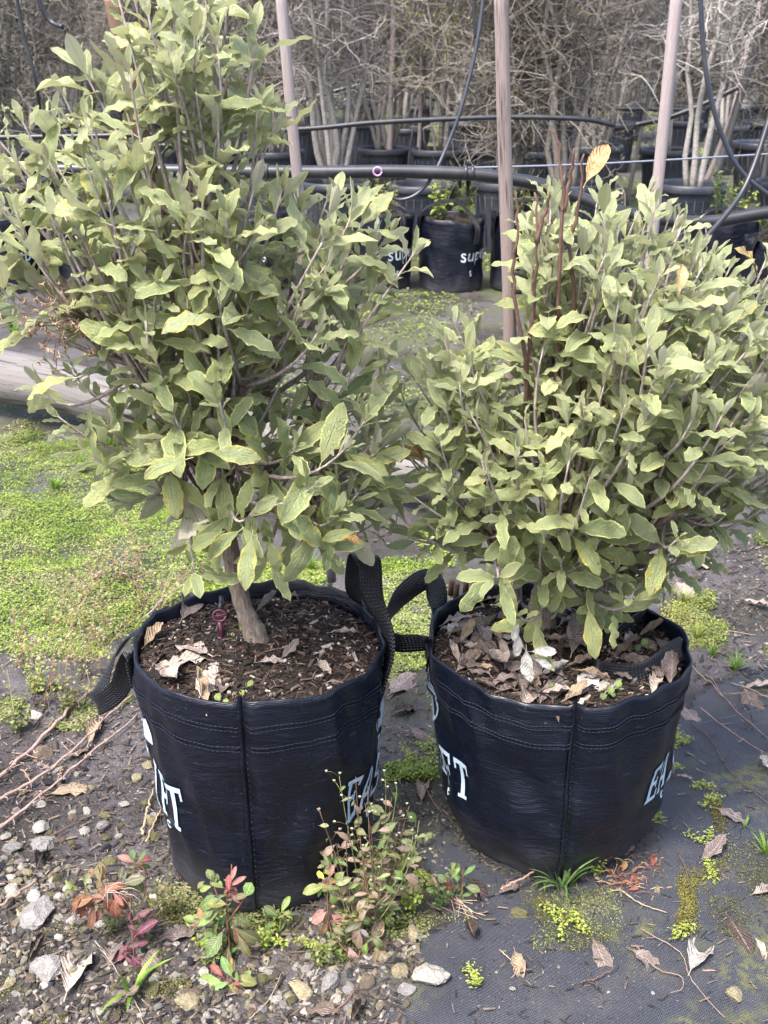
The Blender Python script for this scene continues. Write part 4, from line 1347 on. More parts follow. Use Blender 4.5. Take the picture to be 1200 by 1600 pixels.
for row in [
    (148, 1150, 62, 70, 'tan', "wavy tan leaf on the mud beside the left bag, behind the long dry stems", 10), (112, 1238, 85, 15, 'tan', "long tan leaf on the mud beneath the lowest dry stem", 0),
    (122, 1180, 50, 40, 'brown', "brown leaf between the long dry stems beside the left bag", 4), (118, 1520, 95, 72, 'cream', "largest cream leaf lying on the gravel at the front corner", 8),
    (280, 1465, 80, 25, 'greyish brown', "broad greyish leaf on the gravel in front of the left bag", 4), (190, 1570, 70, 20, 'brown', "brown leaf half under the broad-bladed grass tuft", 9),
    (236, 1510, 55, 70, 'greyish brown', "crumpled greyish leaf behind the broad-bladed grass tuft", 2), (640, 1394, 72, 20, 'tan', "tan leaf lying under the white-flowered weed between the bags", 0),
    (660, 1238, 48, 85, 'tan', "tan leaf standing in the gap between the two bags", 12), (515, 1583, 85, 18, 'brown', "long brown leaf at the picture's lower edge among pale stones", 4),
    (560, 1592, 60, 60, 'dark brown', "curled dark leaf among pale stones at the lower edge", 3), (735, 1466, 44, -75, 'dark brown', "small dark wet leaf on the mat before the right bag", 5),
    (808, 1520, 48, -75, 'tan', "pale brown leaf lying alone on the black mat before the right bag", 8), (938, 1508, 70, -62, 'greyish brown', "greyish leaf with a pale edge on the mat, joined to a thin stalk", 0),
    (1090, 1500, 72, 66, 'silvery', "mottled silvery leaf on the mat near the lone pebble", 8), (1008, 1512, 72, -30, 'mauve', "mauve wavy leaf lying on the mossy mat", 7),
    (1184, 1080, 56, 10, 'cream', "cream leaf on dry twigs at the mat's far edge", 10), (1172, 1106, 62, -62, 'brown', "brown leaf casting a shadow on the blue mat", 0),
    (1140, 1288, 70, -18, 'mauve', "mauve wet leaf on the mat right of the moss", 4), (1112, 1342, 52, 40, 'mauve', "small mauve leaf at the lower end of the moss on the mat", 9),
    (1192, 1402, 46, 20, 'pinkish', "pinkish leaf at the right edge of the mat", 8), (1196, 1210, 50, -70, 'silvery', "curled silvery leaf beside the long black twig on the mat", 1),
    (1152, 1470, 76, -55, 'dark brown', "dark wet leaf on the mat behind the silvery leaf", 2), (1186, 1492, 40, -60, 'cream', "narrow cream leaf on the mat beside a dark wet leaf", 12),
    (1108, 888, 58, 12, 'pinkish', "pinkish leaf on the mossy soil behind the right bag", 4), (1066, 932, 44, -60, 'pinkish', "narrow pinkish leaf on the soil close behind the right bag", 8),
    (1182, 955, 56, -22, 'pinkish', "long pinkish leaf on the soil farther behind the right bag", 9), (1085, 975, 36, 0, 'tan', "small tan leaf beside the yellow grass behind the right bag", 10),
    (690, 1180, 40, -60, 'dark brown', "dark leaf close against the left side of the right bag", 3), (628, 1075, 60, 45, 'mauve', "dark leathery leaf in the gap between bags, nearer the handles", 2),
    (630, 1115, 50, 20, 'dark brown', "flat dark leaf on green moss in the gap between the bags", 8), (655, 1150, 46, -35, 'mauve', "mauve leaf by the right bag in the gap between the bags", 0),
    (118, 705, 22, 10, 'brown', "tiny brown leaf on green ground cover left of the shrub", 8), (190, 900, 28, 0, 'cream', "rounded cream leaf among the green weeds left of the left bag", 12),
    (150, 905, 24, 30, 'tan', "small tan leaf among the green weeds, farther left", 9), (1040, 1215, 44, -62, 'silvery', "silvery leaf touching the right bag's foot", 1),
    (1068, 1225, 32, -10, 'cream', "short cream leaf on the mat near the right bag's foot", 10), (1075, 1120, 50, -40, 'mauve', "dark mauve leaf at the mat's edge by the right bag", 2),
    (975, 1345, 36, 20, 'brown', "brown leaf on moss in front of the right bag's right side", 9), (905, 1365, 52, -20, 'brown', "brown leaf under the arching grass tuft", 4),
    (745, 1400, 60, -50, 'dark brown', "dark folded leaf on the mat beside the small red-tipped weed", 3), (795, 1400, 46, 25, 'mauve', "mauve leaf on the ground before the right bag's seam", 8),
    (65, 1345, 50, 70, 'dark brown', "dark leaf on the pale gravel beside the left edge", 3), (55, 1490, 66, 65, 'dark brown', "dark narrow leaf on the gravel left of the largest grey stone", 6),
    (175, 1490, 60, 80, 'greyish brown', "greyish narrow leaf on gravel below the red-leaved weed", 11), (340, 1330, 34, 30, 'dark brown', "dark leaf under the green and red weed by the left bag", 9),
    (600, 1410, 30, 70, 'tan', "small tan leaf hanging low in the white-flowered weed", 12), (590, 1470, 44, 75, 'tan', "tan leaf standing upright among the stones before the weed", 1),
    (500, 1130, 30, 0, 'brown', "brown leaf hidden behind the left bag", 4)]:
    leaf_on_ground(*row)

STONES = [stone_mesh(900 + i, 1, flat=0.55 + 0.1 * (i % 4)) for i in range(12)]
BIGST = [stone_mesh(950 + i, 2, flat=0.5 + 0.1 * (i % 3)) for i in range(6)]
SCOL = {'chalky white': (0.60, 0.56, 0.50), 'pale grey': (0.36, 0.34, 0.33), 'yellowish': (0.44, 0.38, 0.24), 'mossy': (0.20, 0.19, 0.09), 'charcoal': (0.035, 0.037, 0.048), 'brownish': (0.22, 0.17, 0.13)}


def stone(px, py, wpx, colour, label, big=False, squash=1.0, i=0, group="stones lying loose on the ground"):
    p = gp(px, py)
    s = (gp(px + wpx / 2, py) - p).length
    o = bpy.data.objects.new("stone", (BIGST if big else STONES)[i % (6 if big else 12)])
    o.location = (p.x, p.y, gz(p.x, p.y) + s * 0.22 + (0.007 if mat_mask(np.array([p.x]), np.array([p.y]))[0] else 0))
    o.rotation_euler = (0, 0, i * 1.7)
    o.scale = (s, s, s * squash)
    c = SCOL[colour]; j = 0.85 + 0.3 * ((i * 37) % 10) / 10
    o.color = (c[0] * j, c[1] * j, c[2] * j, 1)
    link(o)
    return tag(o, label, "stone", group)


SL = [(672, 1542, 60, 'chalky white', "largest white stone at the edge of the black mat", 1), (646, 1463, 36, 'yellowish', "yellowish flat stone on the black mat before the weeds", 1), (600, 1460, 26, 'chalky white', "white stone under the upright tan leaf", 0),
      (628, 1528, 36, 'yellowish', "yellowish stone just behind the largest white stone", 1), (634, 1562, 36, 'pale grey', "grey stone touching the left side of the largest white stone", 1), (595, 1502, 30, 'yellowish', "yellowish stone left of the largest white stone, among moss", 0),
      (575, 1545, 34, 'brownish', "brownish stone among the pale stones at the lower edge", 0), (470, 1550, 46, 'yellowish', "yellowish block stone in the middle of the gravel's lower edge", 1), (513, 1540, 48, 'pale grey', "rounded grey stone beside a yellowish block stone", 1),
      (290, 1568, 44, 'yellowish', "yellow mossy stone right of the broad-bladed grass", 1), (243, 1545, 38, 'mossy', "mossy stone just behind the broad-bladed grass", 1), (75, 1520, 62, 'pale grey', "largest grey stone sunk in the gravel at the front corner", 1),
      (62, 1432, 70, 'pale grey', "wide rough grey stone below the short stick", 1), (18, 1395, 34, 'chalky white', "white stone at the left picture edge above the stick", 0), (52, 1402, 34, 'chalky white', "long white stone beside the short stick", 0),
      (70, 1320, 42, 'pale grey', "pale knobbly stone on the mud at the gravel's upper edge", 1), (66, 1298, 34, 'chalky white', "thin flat white stone resting on dark debris", 0), (215, 1220, 24, 'yellowish', "round yellowish stone close to the left bag's foot", 0),
      (135, 1270, 20, 'chalky white', "round white stone on the mud below the tan leaf", 0), (160, 1295, 28, 'pale grey', "grey oval stone on the open mud", 0), (133, 1302, 24, 'chalky white', "cracked white stone left of the grey oval stone", 0),
      (1146, 1565, 34, 'yellowish', "lone yellowish pebble near the corner of the black mat", 0), (812, 1440, 32, 'mossy', "mossy stone under small chickweed before the right bag", 0), (1025, 1400, 18, 'yellowish', "small cream pebble on the mat below the moss", 0),
      (55, 1128, 34, 'chalky white', "white stone among weeds behind the long dry stems", 0), (68, 1180, 36, 'brownish', "brownish stone between the two upper dry stems", 0), (18, 1330, 36, 'pale grey', "grey stone at the left edge beside dark debris", 0),
      (545, 1550, 26, 'pale grey', "small grey stone right of the rounded grey stone", 0), (430, 1560, 24, 'chalky white', "small white stone left of the yellowish block stone", 0), (800, 1558, 12, 'chalky white', "tiny white chip on the black mat", 0),
      (862, 1430, 14, 'chalky white', "tiny white chip before the arching grass", 0), (265, 1395, 24, 'mossy', "green mossy stone at the left bag's foot", 0), (243, 1310, 26, 'mossy', "dark mossy lump against the left bag's foot", 0)]
for i, (px, py, w, c, lab, big) in enumerate(SL):
    stone(px, py, w, c, uniq(lab), bool(big), 1.0, i)
r_ = random.Random(5)
GRAVEL_POLY = [(-60, 1350), (60, 1330), (120, 1360), (260, 1390), (330, 1430), (450, 1450), (600, 1440), (660, 1470), (650, 1560), (640, 1700), (-100, 1700), (-100, 1350)]
near_words = [(q[0], q[1], 'beside the ' + q[4].split(' ', 1)[0] + ' ' + ' '.join(q[4].split(' ')[1:7])) for q in ()] + [(200, 1430, "by the red-leaved weed"), (355, 1450, "under the green and red weed"), (570, 1420, "before the white-flowered weed"), (470, 1560, "by the yellowish block stone"), (75, 1520, "round the largest grey stone"),
              (205, 1545, "by the broad-bladed grass"), (672, 1542, "near the largest white stone"), (20, 1390, "at the end of the short stick"), (380, 1570, "under the red and green rosette"), (30, 1500, "at the left edge by a dark narrow leaf"), (118, 1560, "below the largest cream leaf"), (300, 1500, "right of the broad greyish leaf"), (280, 1568, "by the yellow mossy stone"), (515, 1500, "among chickweed left of the white-flowered weed"), (590, 1540, "round the brownish stone at the lower edge"), (120, 1370, "above the red-leaved weed, towards the mud"), (430, 1490, "by the small bright seedling"), (30, 1580, "in the lower left corner"), (30, 1240, "under the lowest dry stem at the left edge"), (110, 1310, "on the mud below the long tan leaf"), (190, 1260, "on the open mud by the thin dark twig"), (170, 1340, "on the mud above the red-leaved weed"), (40, 1330, "beside the knobbly pale stone"), (220, 1210, "near the left bag's printed letter")]
for i in range(205):
    while True:
        px, py = r_.uniform(0, 660), r_.uniform(1300, 1610)
        if i >= 150:
            px, py = r_.uniform(0, 250), r_.uniform(1185, 1400)
            break
        ok_ = in_poly([px], [py], GRAVEL_POLY)[0] or r_.random() < 0.05
        if ok_ and px < 655: break
    w = min(near_words, key=lambda q: (q[0] - px) ** 2 + (q[1] - py) ** 2)[2]
    opts = [(c, z) for c in ('chalky white', 'pale grey', 'yellowish', 'brownish', 'mossy', 'charcoal') for z in ('small', 'flat', 'tiny') if f"{z} {c} stone in the gravel {w}" not in ALL_LABELS]
    if not opts: continue
    wt = [{'chalky white': 3, 'pale grey': 4, 'yellowish': 4, 'brownish': 3, 'mossy': 3, 'charcoal': 1.5}[c] for c, z in opts]
    c, z = r_.choices(opts, wt)[0]
    stone(px, py, r_.uniform(9, 13) if z == 'tiny' else r_.uniform(15, 26), c, uniq(f"{z} {c} stone in the gravel {w}"), False, 0.55 if z == 'flat' else r_.uniform(0.9, 1.2), i + 3, "small stones in the gravel")


def scatter_ground(poly, N, rng, dens=None):
    """ground points inside a photo outline, even per square metre"""
    corners = np.array([tuple(gp(*p)) for p in poly])
    lo, hi = corners[:, :2].min(0), corners[:, :2].max(0)
    out = np.zeros((0, 2))
    while len(out) < N:
        q = rng.uniform(lo, hi, (N * 2, 2))
        px, py, zc = proj_np(np.c_[q, np.zeros(len(q))])
        j = 1.9 / zc
        px = px + j * (22 * vnoise(q[:, 0], q[:, 1], 11, 71) + rng.normal(0, 13, len(q)))
        py = py + j * (14 * vnoise(q[:, 0], q[:, 1], 13, 72) + rng.normal(0, 9, len(q)))
        k = in_poly(px, py, poly)
        if dens is not None: k &= rng.uniform(0, 1, len(q)) < dens(q[:, 0], q[:, 1])
        out = np.vstack([out, q[k]])
    return out[:N]


rng = np.random.default_rng(21)
# fine gravel and mud crumbs
g = MB()
pal = np.array([(0.50, 0.46, 0.40), (0.36, 0.33, 0.30), (0.33, 0.30, 0.20), (0.15, 0.125, 0.085), (0.10, 0.082, 0.074), (0.028, 0.03, 0.04), (0.20, 0.155, 0.12)])
for poly, N, smin, smax, prob in ((GRAVEL_POLY, 6500, 0.0014, 0.0105, [.11, .17, .12, .20, .21, .07, .12]),
                                  ([(-40, 1090), (230, 1100), (290, 1400), (100, 1370), (-40, 1360)], 1500, 0.0015, 0.006, [.14, .2, .1, .08, .22, .12, .14]),
                                  ([(600, 1130), (670, 1130), (700, 1330), (640, 1450), (560, 1450)], 900, 0.0015, 0.006, [.14, .2, .14, .14, .16, .1, .12]),
                                  ([(680, 1380), (1000, 1330), (1060, 1560), (700, 1600)], 500, 0.001, 0.004, [.1, .2, .1, .2, .2, .1, .1]),
                                  ([(430, 860), (760, 860), (760, 480), (430, 480)], 3000, 0.003, 0.012, [.1, .2, .1, .1, .25, .1, .15]),
                                  ([(1040, 860), (1260, 830), (1260, 1040), (1080, 1080)], 2200, 0.0015, 0.007, [.08, .15, .1, .15, .27, .1, .15])):
    q = scatter_ground(poly, N, rng)
    s = smin + (smax - smin) * rng.uniform(0, 1, N) ** 2.8
    z = ground_z(q[:, 0], q[:, 1]) + s * 0.12 + np.where(mat_mask(q[:, 0], q[:, 1]), 0.007, 0)
    Mx = rot_rand(N, 0.6, rng) @ aniso(N, s, s * rng.uniform(.6, 1, N), s * rng.uniform(.4, .8, N))
    cl = pal[rng.choice(7, N, p=prob)] * rng.uniform(.55, 1.2, (N, 1))
    which = np.minimum(5, rng.integers(0, 8, N))
    for w_ in range(6):
        kk = which == w_
        if w_ == 5: vb, fb = CHIP_V, CHIP_F
        else: vb, fb = I0[0] * (1 + rng.normal(0, .22, (12, 1))) * np.array([1, rng.uniform(.6, 1), rng.uniform(.5, 1)]), I0[1]
        Vc, Fc, Cc = scatter(vb, fb, Mx[kk], np.c_[q, z][kk], cl[kk])
        g.add(Vc, Fc, Cc)
tag(g.build("gravel", M['litter'], None, smooth=False), "pale limestone gravel and crumbs strewn over the mud", None, None, 'stuff')

# leaf and bark scraps
g = MB()
for poly, N, smin, smax in (([(-60, 1080), (240, 1090), (300, 1430), (660, 1460), (640, 1640), (-80, 1640)], 2600, .002, .013), ([(680, 1380), (1000, 1330), (1060, 1180), (1240, 1060), (1240, 1640), (700, 1640)], 520, .002, .010),
                            ([(1040, 860), (1260, 830), (1260, 1060), (1080, 1080)], 500, .004, .016), ([(600, 900), (670, 900), (690, 1330), (600, 1400)], 200, .004, .012), ([(-50, 660), (330, 660), (240, 1100), (-50, 1100)], 420, .004, .014),
                            ([(430, 860), (760, 860), (760, 480), (430, 480)], 400, .006, .02)):
    q = scatter_ground(poly, N, rng)
    s = rng.uniform(smin, smax, N)
    z = ground_z(q[:, 0], q[:, 1]) + 0.004 + np.where(mat_mask(q[:, 0], q[:, 1]), 0.007, 0)
    pc = np.array([(0.10, .075, .06), (.2, .15, .12), (.04, .033, .032), (.3, .23, .18), (.028, .03, .038)])
    Mx = rot_rand(N, 0.35, rng) @ aniso(N, s, s * rng.uniform(.2, .6, N), s * .10)
    Vc, Fc, Cc = scatter(CHIP_V, CHIP_F, Mx, np.c_[q, z], pc[rng.choice(5, N)] * rng.uniform(.7, 1.2, (N, 1)))
    g.add(Vc, Fc, Cc)
for bgc, bgr in ((BAG_L, RL), (BAG_R, RR)):
    N = 900
    a = rng.uniform(0, 2 * np.pi, N); rr = bgr * 0.74 + np.abs(rng.normal(0, .018, N))
    q = np.c_[bgc.x + rr * np.cos(a), bgc.y + rr * np.sin(a)]
    s = rng.uniform(.002, .008, N)
    pc = np.array([(0.05, .04, .034), (0.10, .08, .066), (0.022, .02, .02), (0.2, .16, .13), (0.10, .11, .035)])
    Mx = rot_rand(N, 0.6, rng) @ aniso(N, s, s * rng.uniform(.3, .8, N), s * .35)
    Vc, Fc, Cc = scatter(CHIP_V, CHIP_F, Mx, np.c_[q, ground_z(q[:, 0], q[:, 1]) + .008], pc[rng.choice(5, N)] * rng.uniform(.7, 1.2, (N, 1)))
    g.add(Vc, Fc, Cc)
tag(g.build("plant_debris", M['litter'], None, smooth=False), "torn bark and leaf scraps littering the ground", None, None, 'stuff')

# ------------------------------------------------------------------ green ground cover, moss, chickweed
HEX_V = np.array([(0, 0, 0), (.5, -.42, .12), (1, -.25, .05), (1.12, 0, .0), (1, .25, .05), (.5, .42, .12)], float)
HEX_F = np.array([(0, 1, 2, 3), (0, 3, 4, 5)])


def cover(name, label, zones, seed, hmax=0.02):
    rng = np.random.default_rng(seed)
    g = MB()
    for poly, N, smin, smax, cols, tilt, dens in zones:
        q = scatter_ground(poly, N, rng, dens)
        s = rng.uniform(smin, smax, N)
        clump = np.clip(0.5 + vnoise(q[:, 0], q[:, 1], 16, 31), 0, 1)
        z = ground_z(q[:, 0], q[:, 1]) + 0.001 + rng.uniform(0, 1, N) * hmax * clump + np.where(mat_mask(q[:, 0], q[:, 1]), 0.007, 0)
        Mx = rot_rand(N, tilt, rng) @ aniso(N, s, s, s)
        cc = np.array(cols)
        t = np.clip(0.5 + 0.6 * vnoise(q[:, 0], q[:, 1], 9, 33) + rng.normal(0, .2, N), 0, .999)
        C = cc[(t * len(cc)).astype(int)] * rng.uniform(.75, 1.2, (N, 1))
        Vc, Fc, Cc = scatter(HEX_V, HEX_F, Mx, np.c_[q, z], C)
        g.add(Vc, Fc, Cc)
    o = g.build(name, M['herb'], None)
    return tag(o, label, None, None, 'stuff')


LIME = [(0.17, 0.26, 0.03), (0.25, 0.36, 0.045), (0.36, 0.44, 0.09), (0.22, 0.34, 0.035), (0.33, 0.36, 0.14)]
DULL = [(0.10, 0.15, 0.03), (0.19, 0.24, 0.06), (0.26, 0.29, 0.10), (0.30, 0.30, 0.15)]
MOSS = [(0.10, 0.105, 0.02), (0.17, 0.165, 0.035), (0.23, 0.22, 0.05), (0.13, 0.10, 0.03)]
d_l = lambda x, y: np.clip(0.95 + 0.9 * vnoise(x, y, 4.5, 51) + 0.4 * vnoise(x, y, 14, 52), 0.02, 1)
d_s = lambda x, y: np.clip(-0.1 + 1.4 * vnoise(x, y, 5.5, 53) + 0.7 * vnoise(x, y, 17, 54), 0, 1)
d_f = lambda x, y: np.clip(0.1 + 1.2 * vnoise(x, y, 1.4, 55) + 0.7 * vnoise(x, y, 5, 56), 0.01, 1)
cover("ground_cover", "bright lime-green creeping ground cover left of and behind the bags", [
    ([(-60, 690), (200, 690), (330, 800), (330, 900), (210, 990), (120, 1040), (-60, 1030)], 70000, .0026, .0060, LIME, 0.7, d_l),
    ([(-60, 650), (150, 650), (220, 700), (-60, 720)], 7000, .003, .007, DULL, 0.6, d_s),
    ([(-60, 1000), (210, 960), (250, 1060), (100, 1150), (-60, 1150)], 9000, .003, .0075, DULL, 0.8, d_s),
    ([(300, 780), (700, 780), (700, 940), (560, 900), (300, 940)], 14000, .0035, .0075, LIME, 0.7, d_s),
    ([(590, 870), (680, 880), (672, 1050), (600, 1050)], 9000, .003, .0065, LIME, 0.7, d_l),
    ([(600, 1040), (672, 1040), (680, 1220), (606, 1220)], 2200, .003, .0065, LIME, 0.8, d_s),
    ([(1040, 850), (1260, 830), (1260, 1030), (1080, 1070)], 7000, .003, .007, DULL, 0.8, d_s),
    ([(1040, 950), (1150, 900), (1180, 1040), (1080, 1075)], 5000, .003, .006, [(0.24, 0.26, 0.06), (0.33, 0.36, 0.08), (0.30, 0.27, 0.12)], 0.8, d_s),
    ([(240, 1370), (450, 1430), (670, 1440), (640, 1560), (380, 1590), (300, 1480)], 3500, .002, .005, DULL, 0.8, d_s),
], 61, 0.014)
cover("far_ground_cover", "patchy green weeds and algae on the ground between the rows of pots", [
    ([(-200, 470), (1400, 470), (1400, 250), (-200, 250)], 26000, .010, .026, LIME + DULL, 0.7, d_f),
    ([(-200, 255), (1400, 255), (1400, 170), (-200, 170)], 22000, .02, .05, LIME + DULL, 0.7, d_f),
    ([(-100, 640), (800, 800), (800, 460), (-100, 460)], 16000, .005, .012, DULL + LIME, 0.7, d_f),
], 62, 0.03)
m_d = lambda x, y: np.clip(0.35 + 1.2 * vnoise(x, y, 11, 57) + 0.7 * vnoise(x, y, 30, 58), 0, 1)
cover("moss", "yellow-green moss mats on the weed mat around the right bag", [
    ([(990, 1230), (1060, 1215), (1130, 1280), (1100, 1340), (1060, 1420), (940, 1460), (880, 1420), (960, 1340)], 9000, .0012, .0030, MOSS, 1.4, d_s),
    ([(640, 1380), (760, 1400), (960, 1390), (980, 1480), (860, 1500), (660, 1460)], 5000, .0012, .0030, MOSS + DULL, 1.4, m_d),
    ([(1000, 1400), (1080, 1400), (1020, 1560), (900, 1560), (860, 1500)], 6000, .0012, .0030, MOSS, 1.4, d_s),
    ([(300, 1400), (520, 1420), (520, 1480), (320, 1460)], 7000, .0012, .0032, MOSS + DULL, 1.4, m_d),
    ([(1100, 1330), (1240, 1300), (1240, 1420), (1120, 1480)], 4000, .0012, .003, MOSS, 1.4, d_s),
    ([(-40, 1380), (260, 1400), (650, 1480), (640, 1640), (-60, 1640)], 16000, .0012, .0032, MOSS, 1.4, d_s),
], 63, 0.006)

# ------------------------------------------------------------------ shrub extras: single leaves, bare stems, seed heads
WLEAF = [leaf_data("weed_leaf", M['weedleaf'], 1200 + i, wid=(0.34, 0.42, 0.5, 0.28)[i % 4], fold=(0.2, 0.35, 0.1)[i % 3], wave=0.02, bend=(0.3, 0.6, 0.9)[i % 3], nu=7, notch=0.04) for i in range(8)]
ROUND = [leaf_data("weed_leaf", M['weedleaf'], 1300 + i, wid=0.85, fold=0.15, wave=0.03, bend=0.25, nu=7, notch=0.05, tip=0.9) for i in range(2)]


def leaf_at(root, px, py, lpx, ang, Y, data, col, face=0.6, jit=0.25, rr=random, name="leaf", zmin=None):
    p = wp(px, py, Y)
    a = math.radians(ang)
    d = (_R * math.cos(a) + _U * math.sin(a) + _F * rr.uniform(-jit, jit)).normalized()
    nrm = -_F * face + Vector((0, 0, 1)) * (1.1 - face) + Vector((rr.gauss(0, .2), rr.gauss(0, .15), rr.gauss(0, .1)))
    nrm = (nrm - d * nrm.dot(d)).normalized()
    yv = nrm.cross(d)
    L = lpx / FPX * (Vector(p) - _O).dot(_F)
    o = bpy.data.objects.new(name, data['me'])
    o.parent = root
    o.matrix_parent_inverse = Matrix.Translation(-Vector(root.location))
    o.matrix_basis = Matrix(((d.x * L, yv.x * L, nrm.x * L, p.x), (d.y * L, yv.y * L, nrm.y * L, p.y), (d.z * L, yv.z * L, nrm.z * L, p.z), (0, 0, 0, 1)))
    o.color = (*col, 1)
    return link(o)


rs = random.Random(303)
o = leaf_at(shrub_r, 912, 292, 82, 62, 1.56, LEAVES_D[0], (0.56, 0.36, 0.17), 0.7, 0.1, rs); o['label'] = "large orange-tan dead leaf standing at the crown's top"
o = leaf_at(shrub_r, 1060, 462, 52, 80, 1.46, LEAVES_D[1], (0.58, 0.44, 0.20), 0.7, 0.1, rs); o['label'] = "yellow-tan withered leaf"
o = leaf_at(shrub_r, 918, 945, 88, -80, 1.585, LEAVES_Y[0], (0.1, 0, 0), 0.75, 0.1, rs); o['label'] = "yellowish mottled leaf hanging over the soil"
for px, py, l, a in ((808, 985, 44, -88), (822, 1008, 62, -86), (826, 1018, 46, 2), (832, 1028, 36, -25), (812, 972, 34, -110)):
    o = leaf_at(shrub_r, px, py, l, a, 1.545, LEAVES_D[2], (0.62, 0.60, 0.55), 0.8, 0.1, rs); o['label'] = "drooping leaf showing its white underside"
m = MB(); m.tube(catmull([wp(800, 900, 1.62), wp(803, 960, 1.57), wp(815, 1005, 1.55), wp(836, 1035, 1.545)], 5), [.002 - .00007 * i for i in range(16)], 5, (0.42, .35, .30))
m.build("stem", M['stem'], shrub_r)
m = MB()
for pts in ([(815, 700, 1.66), (822, 600, 1.62), (832, 470, 1.60), (838, 380, 1.58), (836, 300, 1.58)], [(866, 640, 1.62), (872, 480, 1.60), (880, 340, 1.58), (876, 250, 1.58), (866, 200, 1.58)],
            [(905, 620, 1.64), (898, 500, 1.62), (892, 380, 1.6), (908, 300, 1.6), (912, 240, 1.6)], [(830, 640, 1.64), (818, 540, 1.6), (800, 440, 1.58), (808, 370, 1.57), (806, 300, 1.57)], [(880, 330, 1.58), (890, 280, 1.58), (897, 230, 1.57)],
            [(880, 640, 1.7), (920, 480, 1.7), (935, 360, 1.68)], [(850, 660, 1.7), (850, 540, 1.7), (862, 430, 1.7), (856, 330, 1.7)], [(838, 380, 1.58), (852, 330, 1.58), (858, 300, 1.57)]):
    P = catmull([wp(*q) for q in pts], 5)
    n = len(P)
    P = [p + Vector((rs.gauss(0, .0015), 0, rs.gauss(0, .001))) for p in P]
    m.tube(P, [.0042 - .0030 * i / n for i in range(n)], 6, (0.21, 0.125, 0.10))
b = m.build("stem", M['stem'], shrub_r); b['label'] = "bare reddish-brown dead stems standing above the leaves"; b['kind'] = 'stuff'


for px, py, l, a, Y in ((395, 830, 95, -100, 1.43), (380, 825, 78, 215, 1.43), (350, 830, 66, 205, 1.42), (300, 715, 92, 195, 1.38), (320, 705, 90, -5, 1.36), (430, 780, 60, -60, 1.42), (560, 830, 60, 190, 1.46), (118, 590, 100, 185, 1.42), (420, 840, 62, -75, 1.46)):
    leaf_at(shrub_l, px, py, l, a, Y, LEAVES_Y[rs.randint(0, 5)], (0.15, 0, 0), 0.6, 0.15, rs)
o = leaf_at(shrub_l, 525, 835, 44, -15, 1.47, LEAVES_D[0], (0.56, 0.33, 0.12), 0.6, 0.1, rs); o['label'] = "scorched orange-tipped leaf low in the crown"
o = leaf_at(shrub_l, 282, 322, 50, -75, 1.60, LEAVES_D[1], (0.60, 0.40, 0.05), 0.7, 0.1, rs); o['label'] = "dull orange-yellow leaf inside the crown"
o = leaf_at(shrub_l, 300, 470, 46, 200, 1.52, LEAVES_D[2], (0.38, 0.26, 0.18), 0.7, 0.1, rs)
# dry seed heads at the shrub's side
rng = np.random.default_rng(88)
m = MB()
ctr = wp(95, 500, 1.50)
for i in range(70):
    q = ctr + Vector((rng.normal(0, .030), rng.normal(0, .03), rng.normal(0, .030)))
    if i < 30: m.tube([ctr + Vector((0.04, 0.02, -0.01)), ctr.lerp(q, .6) + Vector((0, 0, .006)), q], .0007, 3, (0.20, .14, .10))
    for j in range(9):
        d = Vector(rng.normal(size=3)).normalized() * rng.uniform(.004, .009)
        m.tube([q, q + d], [.0012, .0005], 3, np.array((0.36, .25, .18)) * rng.uniform(.6, 1.3), cap=False)
o = m.build("seed_head", M['twig'], shrub_l); o['label'] = "brown dry cluster of spent flower heads"

# ------------------------------------------------------------------ stakes
def round_stake(name, label, pts, r0, mat, group=None, sides=14, jit=0.0):
    P = [Vector(p) for p in pts]
    t = thing(name, label, "stake", P[0], group) if False else None
    m = MB()
    Q = []
    for i in range(25):
        f = i / 24
        Q.append(P[0].lerp(P[1], f) + Vector((jit * mnoise.noise(Vector((f * 4, 1, r0 * 900))), 0, 0)))
    m.tube(Q, [r0 * (1 + 0.05 * mnoise.noise(Vector((f_ * .7, 3, r0 * 700)))) for f_ in range(25)], sides, (1, 1, 1))
    o = m.build(name, M[mat])
    return tag(o, label, "stake", group)


a, b = wp(782, -40, 1.795), wp(799, 620, 1.835)
d = (b - a); foot = a + d * ((HR - 0.06 - a.z) / d.z)
round_stake("wooden_stake", "weathered pinkish-brown stake with black cracks, standing in the right bag", (foot, a), 0.0108, 'stake', "stakes holding up the shrubs", jit=0.002)
foot = gp(519, 908, HL - 0.04); a = wp(436, -40, foot.y - 0.02)
round_stake("wooden_stake", "pale pinkish stake at the back of the left bag, rising behind the tall shrub", (foot, a), 0.0086, 'stake2', "stakes holding up the shrubs", jit=0.002)
foot = gp(962, 932, HR - 0.04); a = wp(1061, -40, foot.y - 0.01)
round_stake("wooden_stake", "smooth pale pink stake leaning out of the back of the right bag", (foot, a), 0.0094, 'stake2', "stakes holding up the shrubs")
a, b = wp(168, -40, 1.69), wp(326, 690, 1.72)
d = (b - a); foot = a + d * ((HL - 0.05 - a.z) / d.z)
round_stake("wooden_stake", "reddish-brown stake leaning inside the tall shrub's crown", (foot, a), 0.0120, 'cane', "stakes holding up the shrubs", jit=0.004)

# log lying across behind the bags
a, b = wp(-160, 545, 4.36), wp(690, 752, 3.12)
m = MB()
Q = [a.lerp(b, i / 40) + Vector((0, 0, 0.006 * math.sin(i * .5))) for i in range(41)]
m.tube(Q, [(0.104 - 0.036 * i / 40) * (1 + .03 * mnoise.noise(Vector((i * .4, 2, 5)))) for i in range(41)], 26, (1, 1, 1))
tag(m.build("log", M['log']), "thick grey weathered log lying on the ground behind the bags", "log")

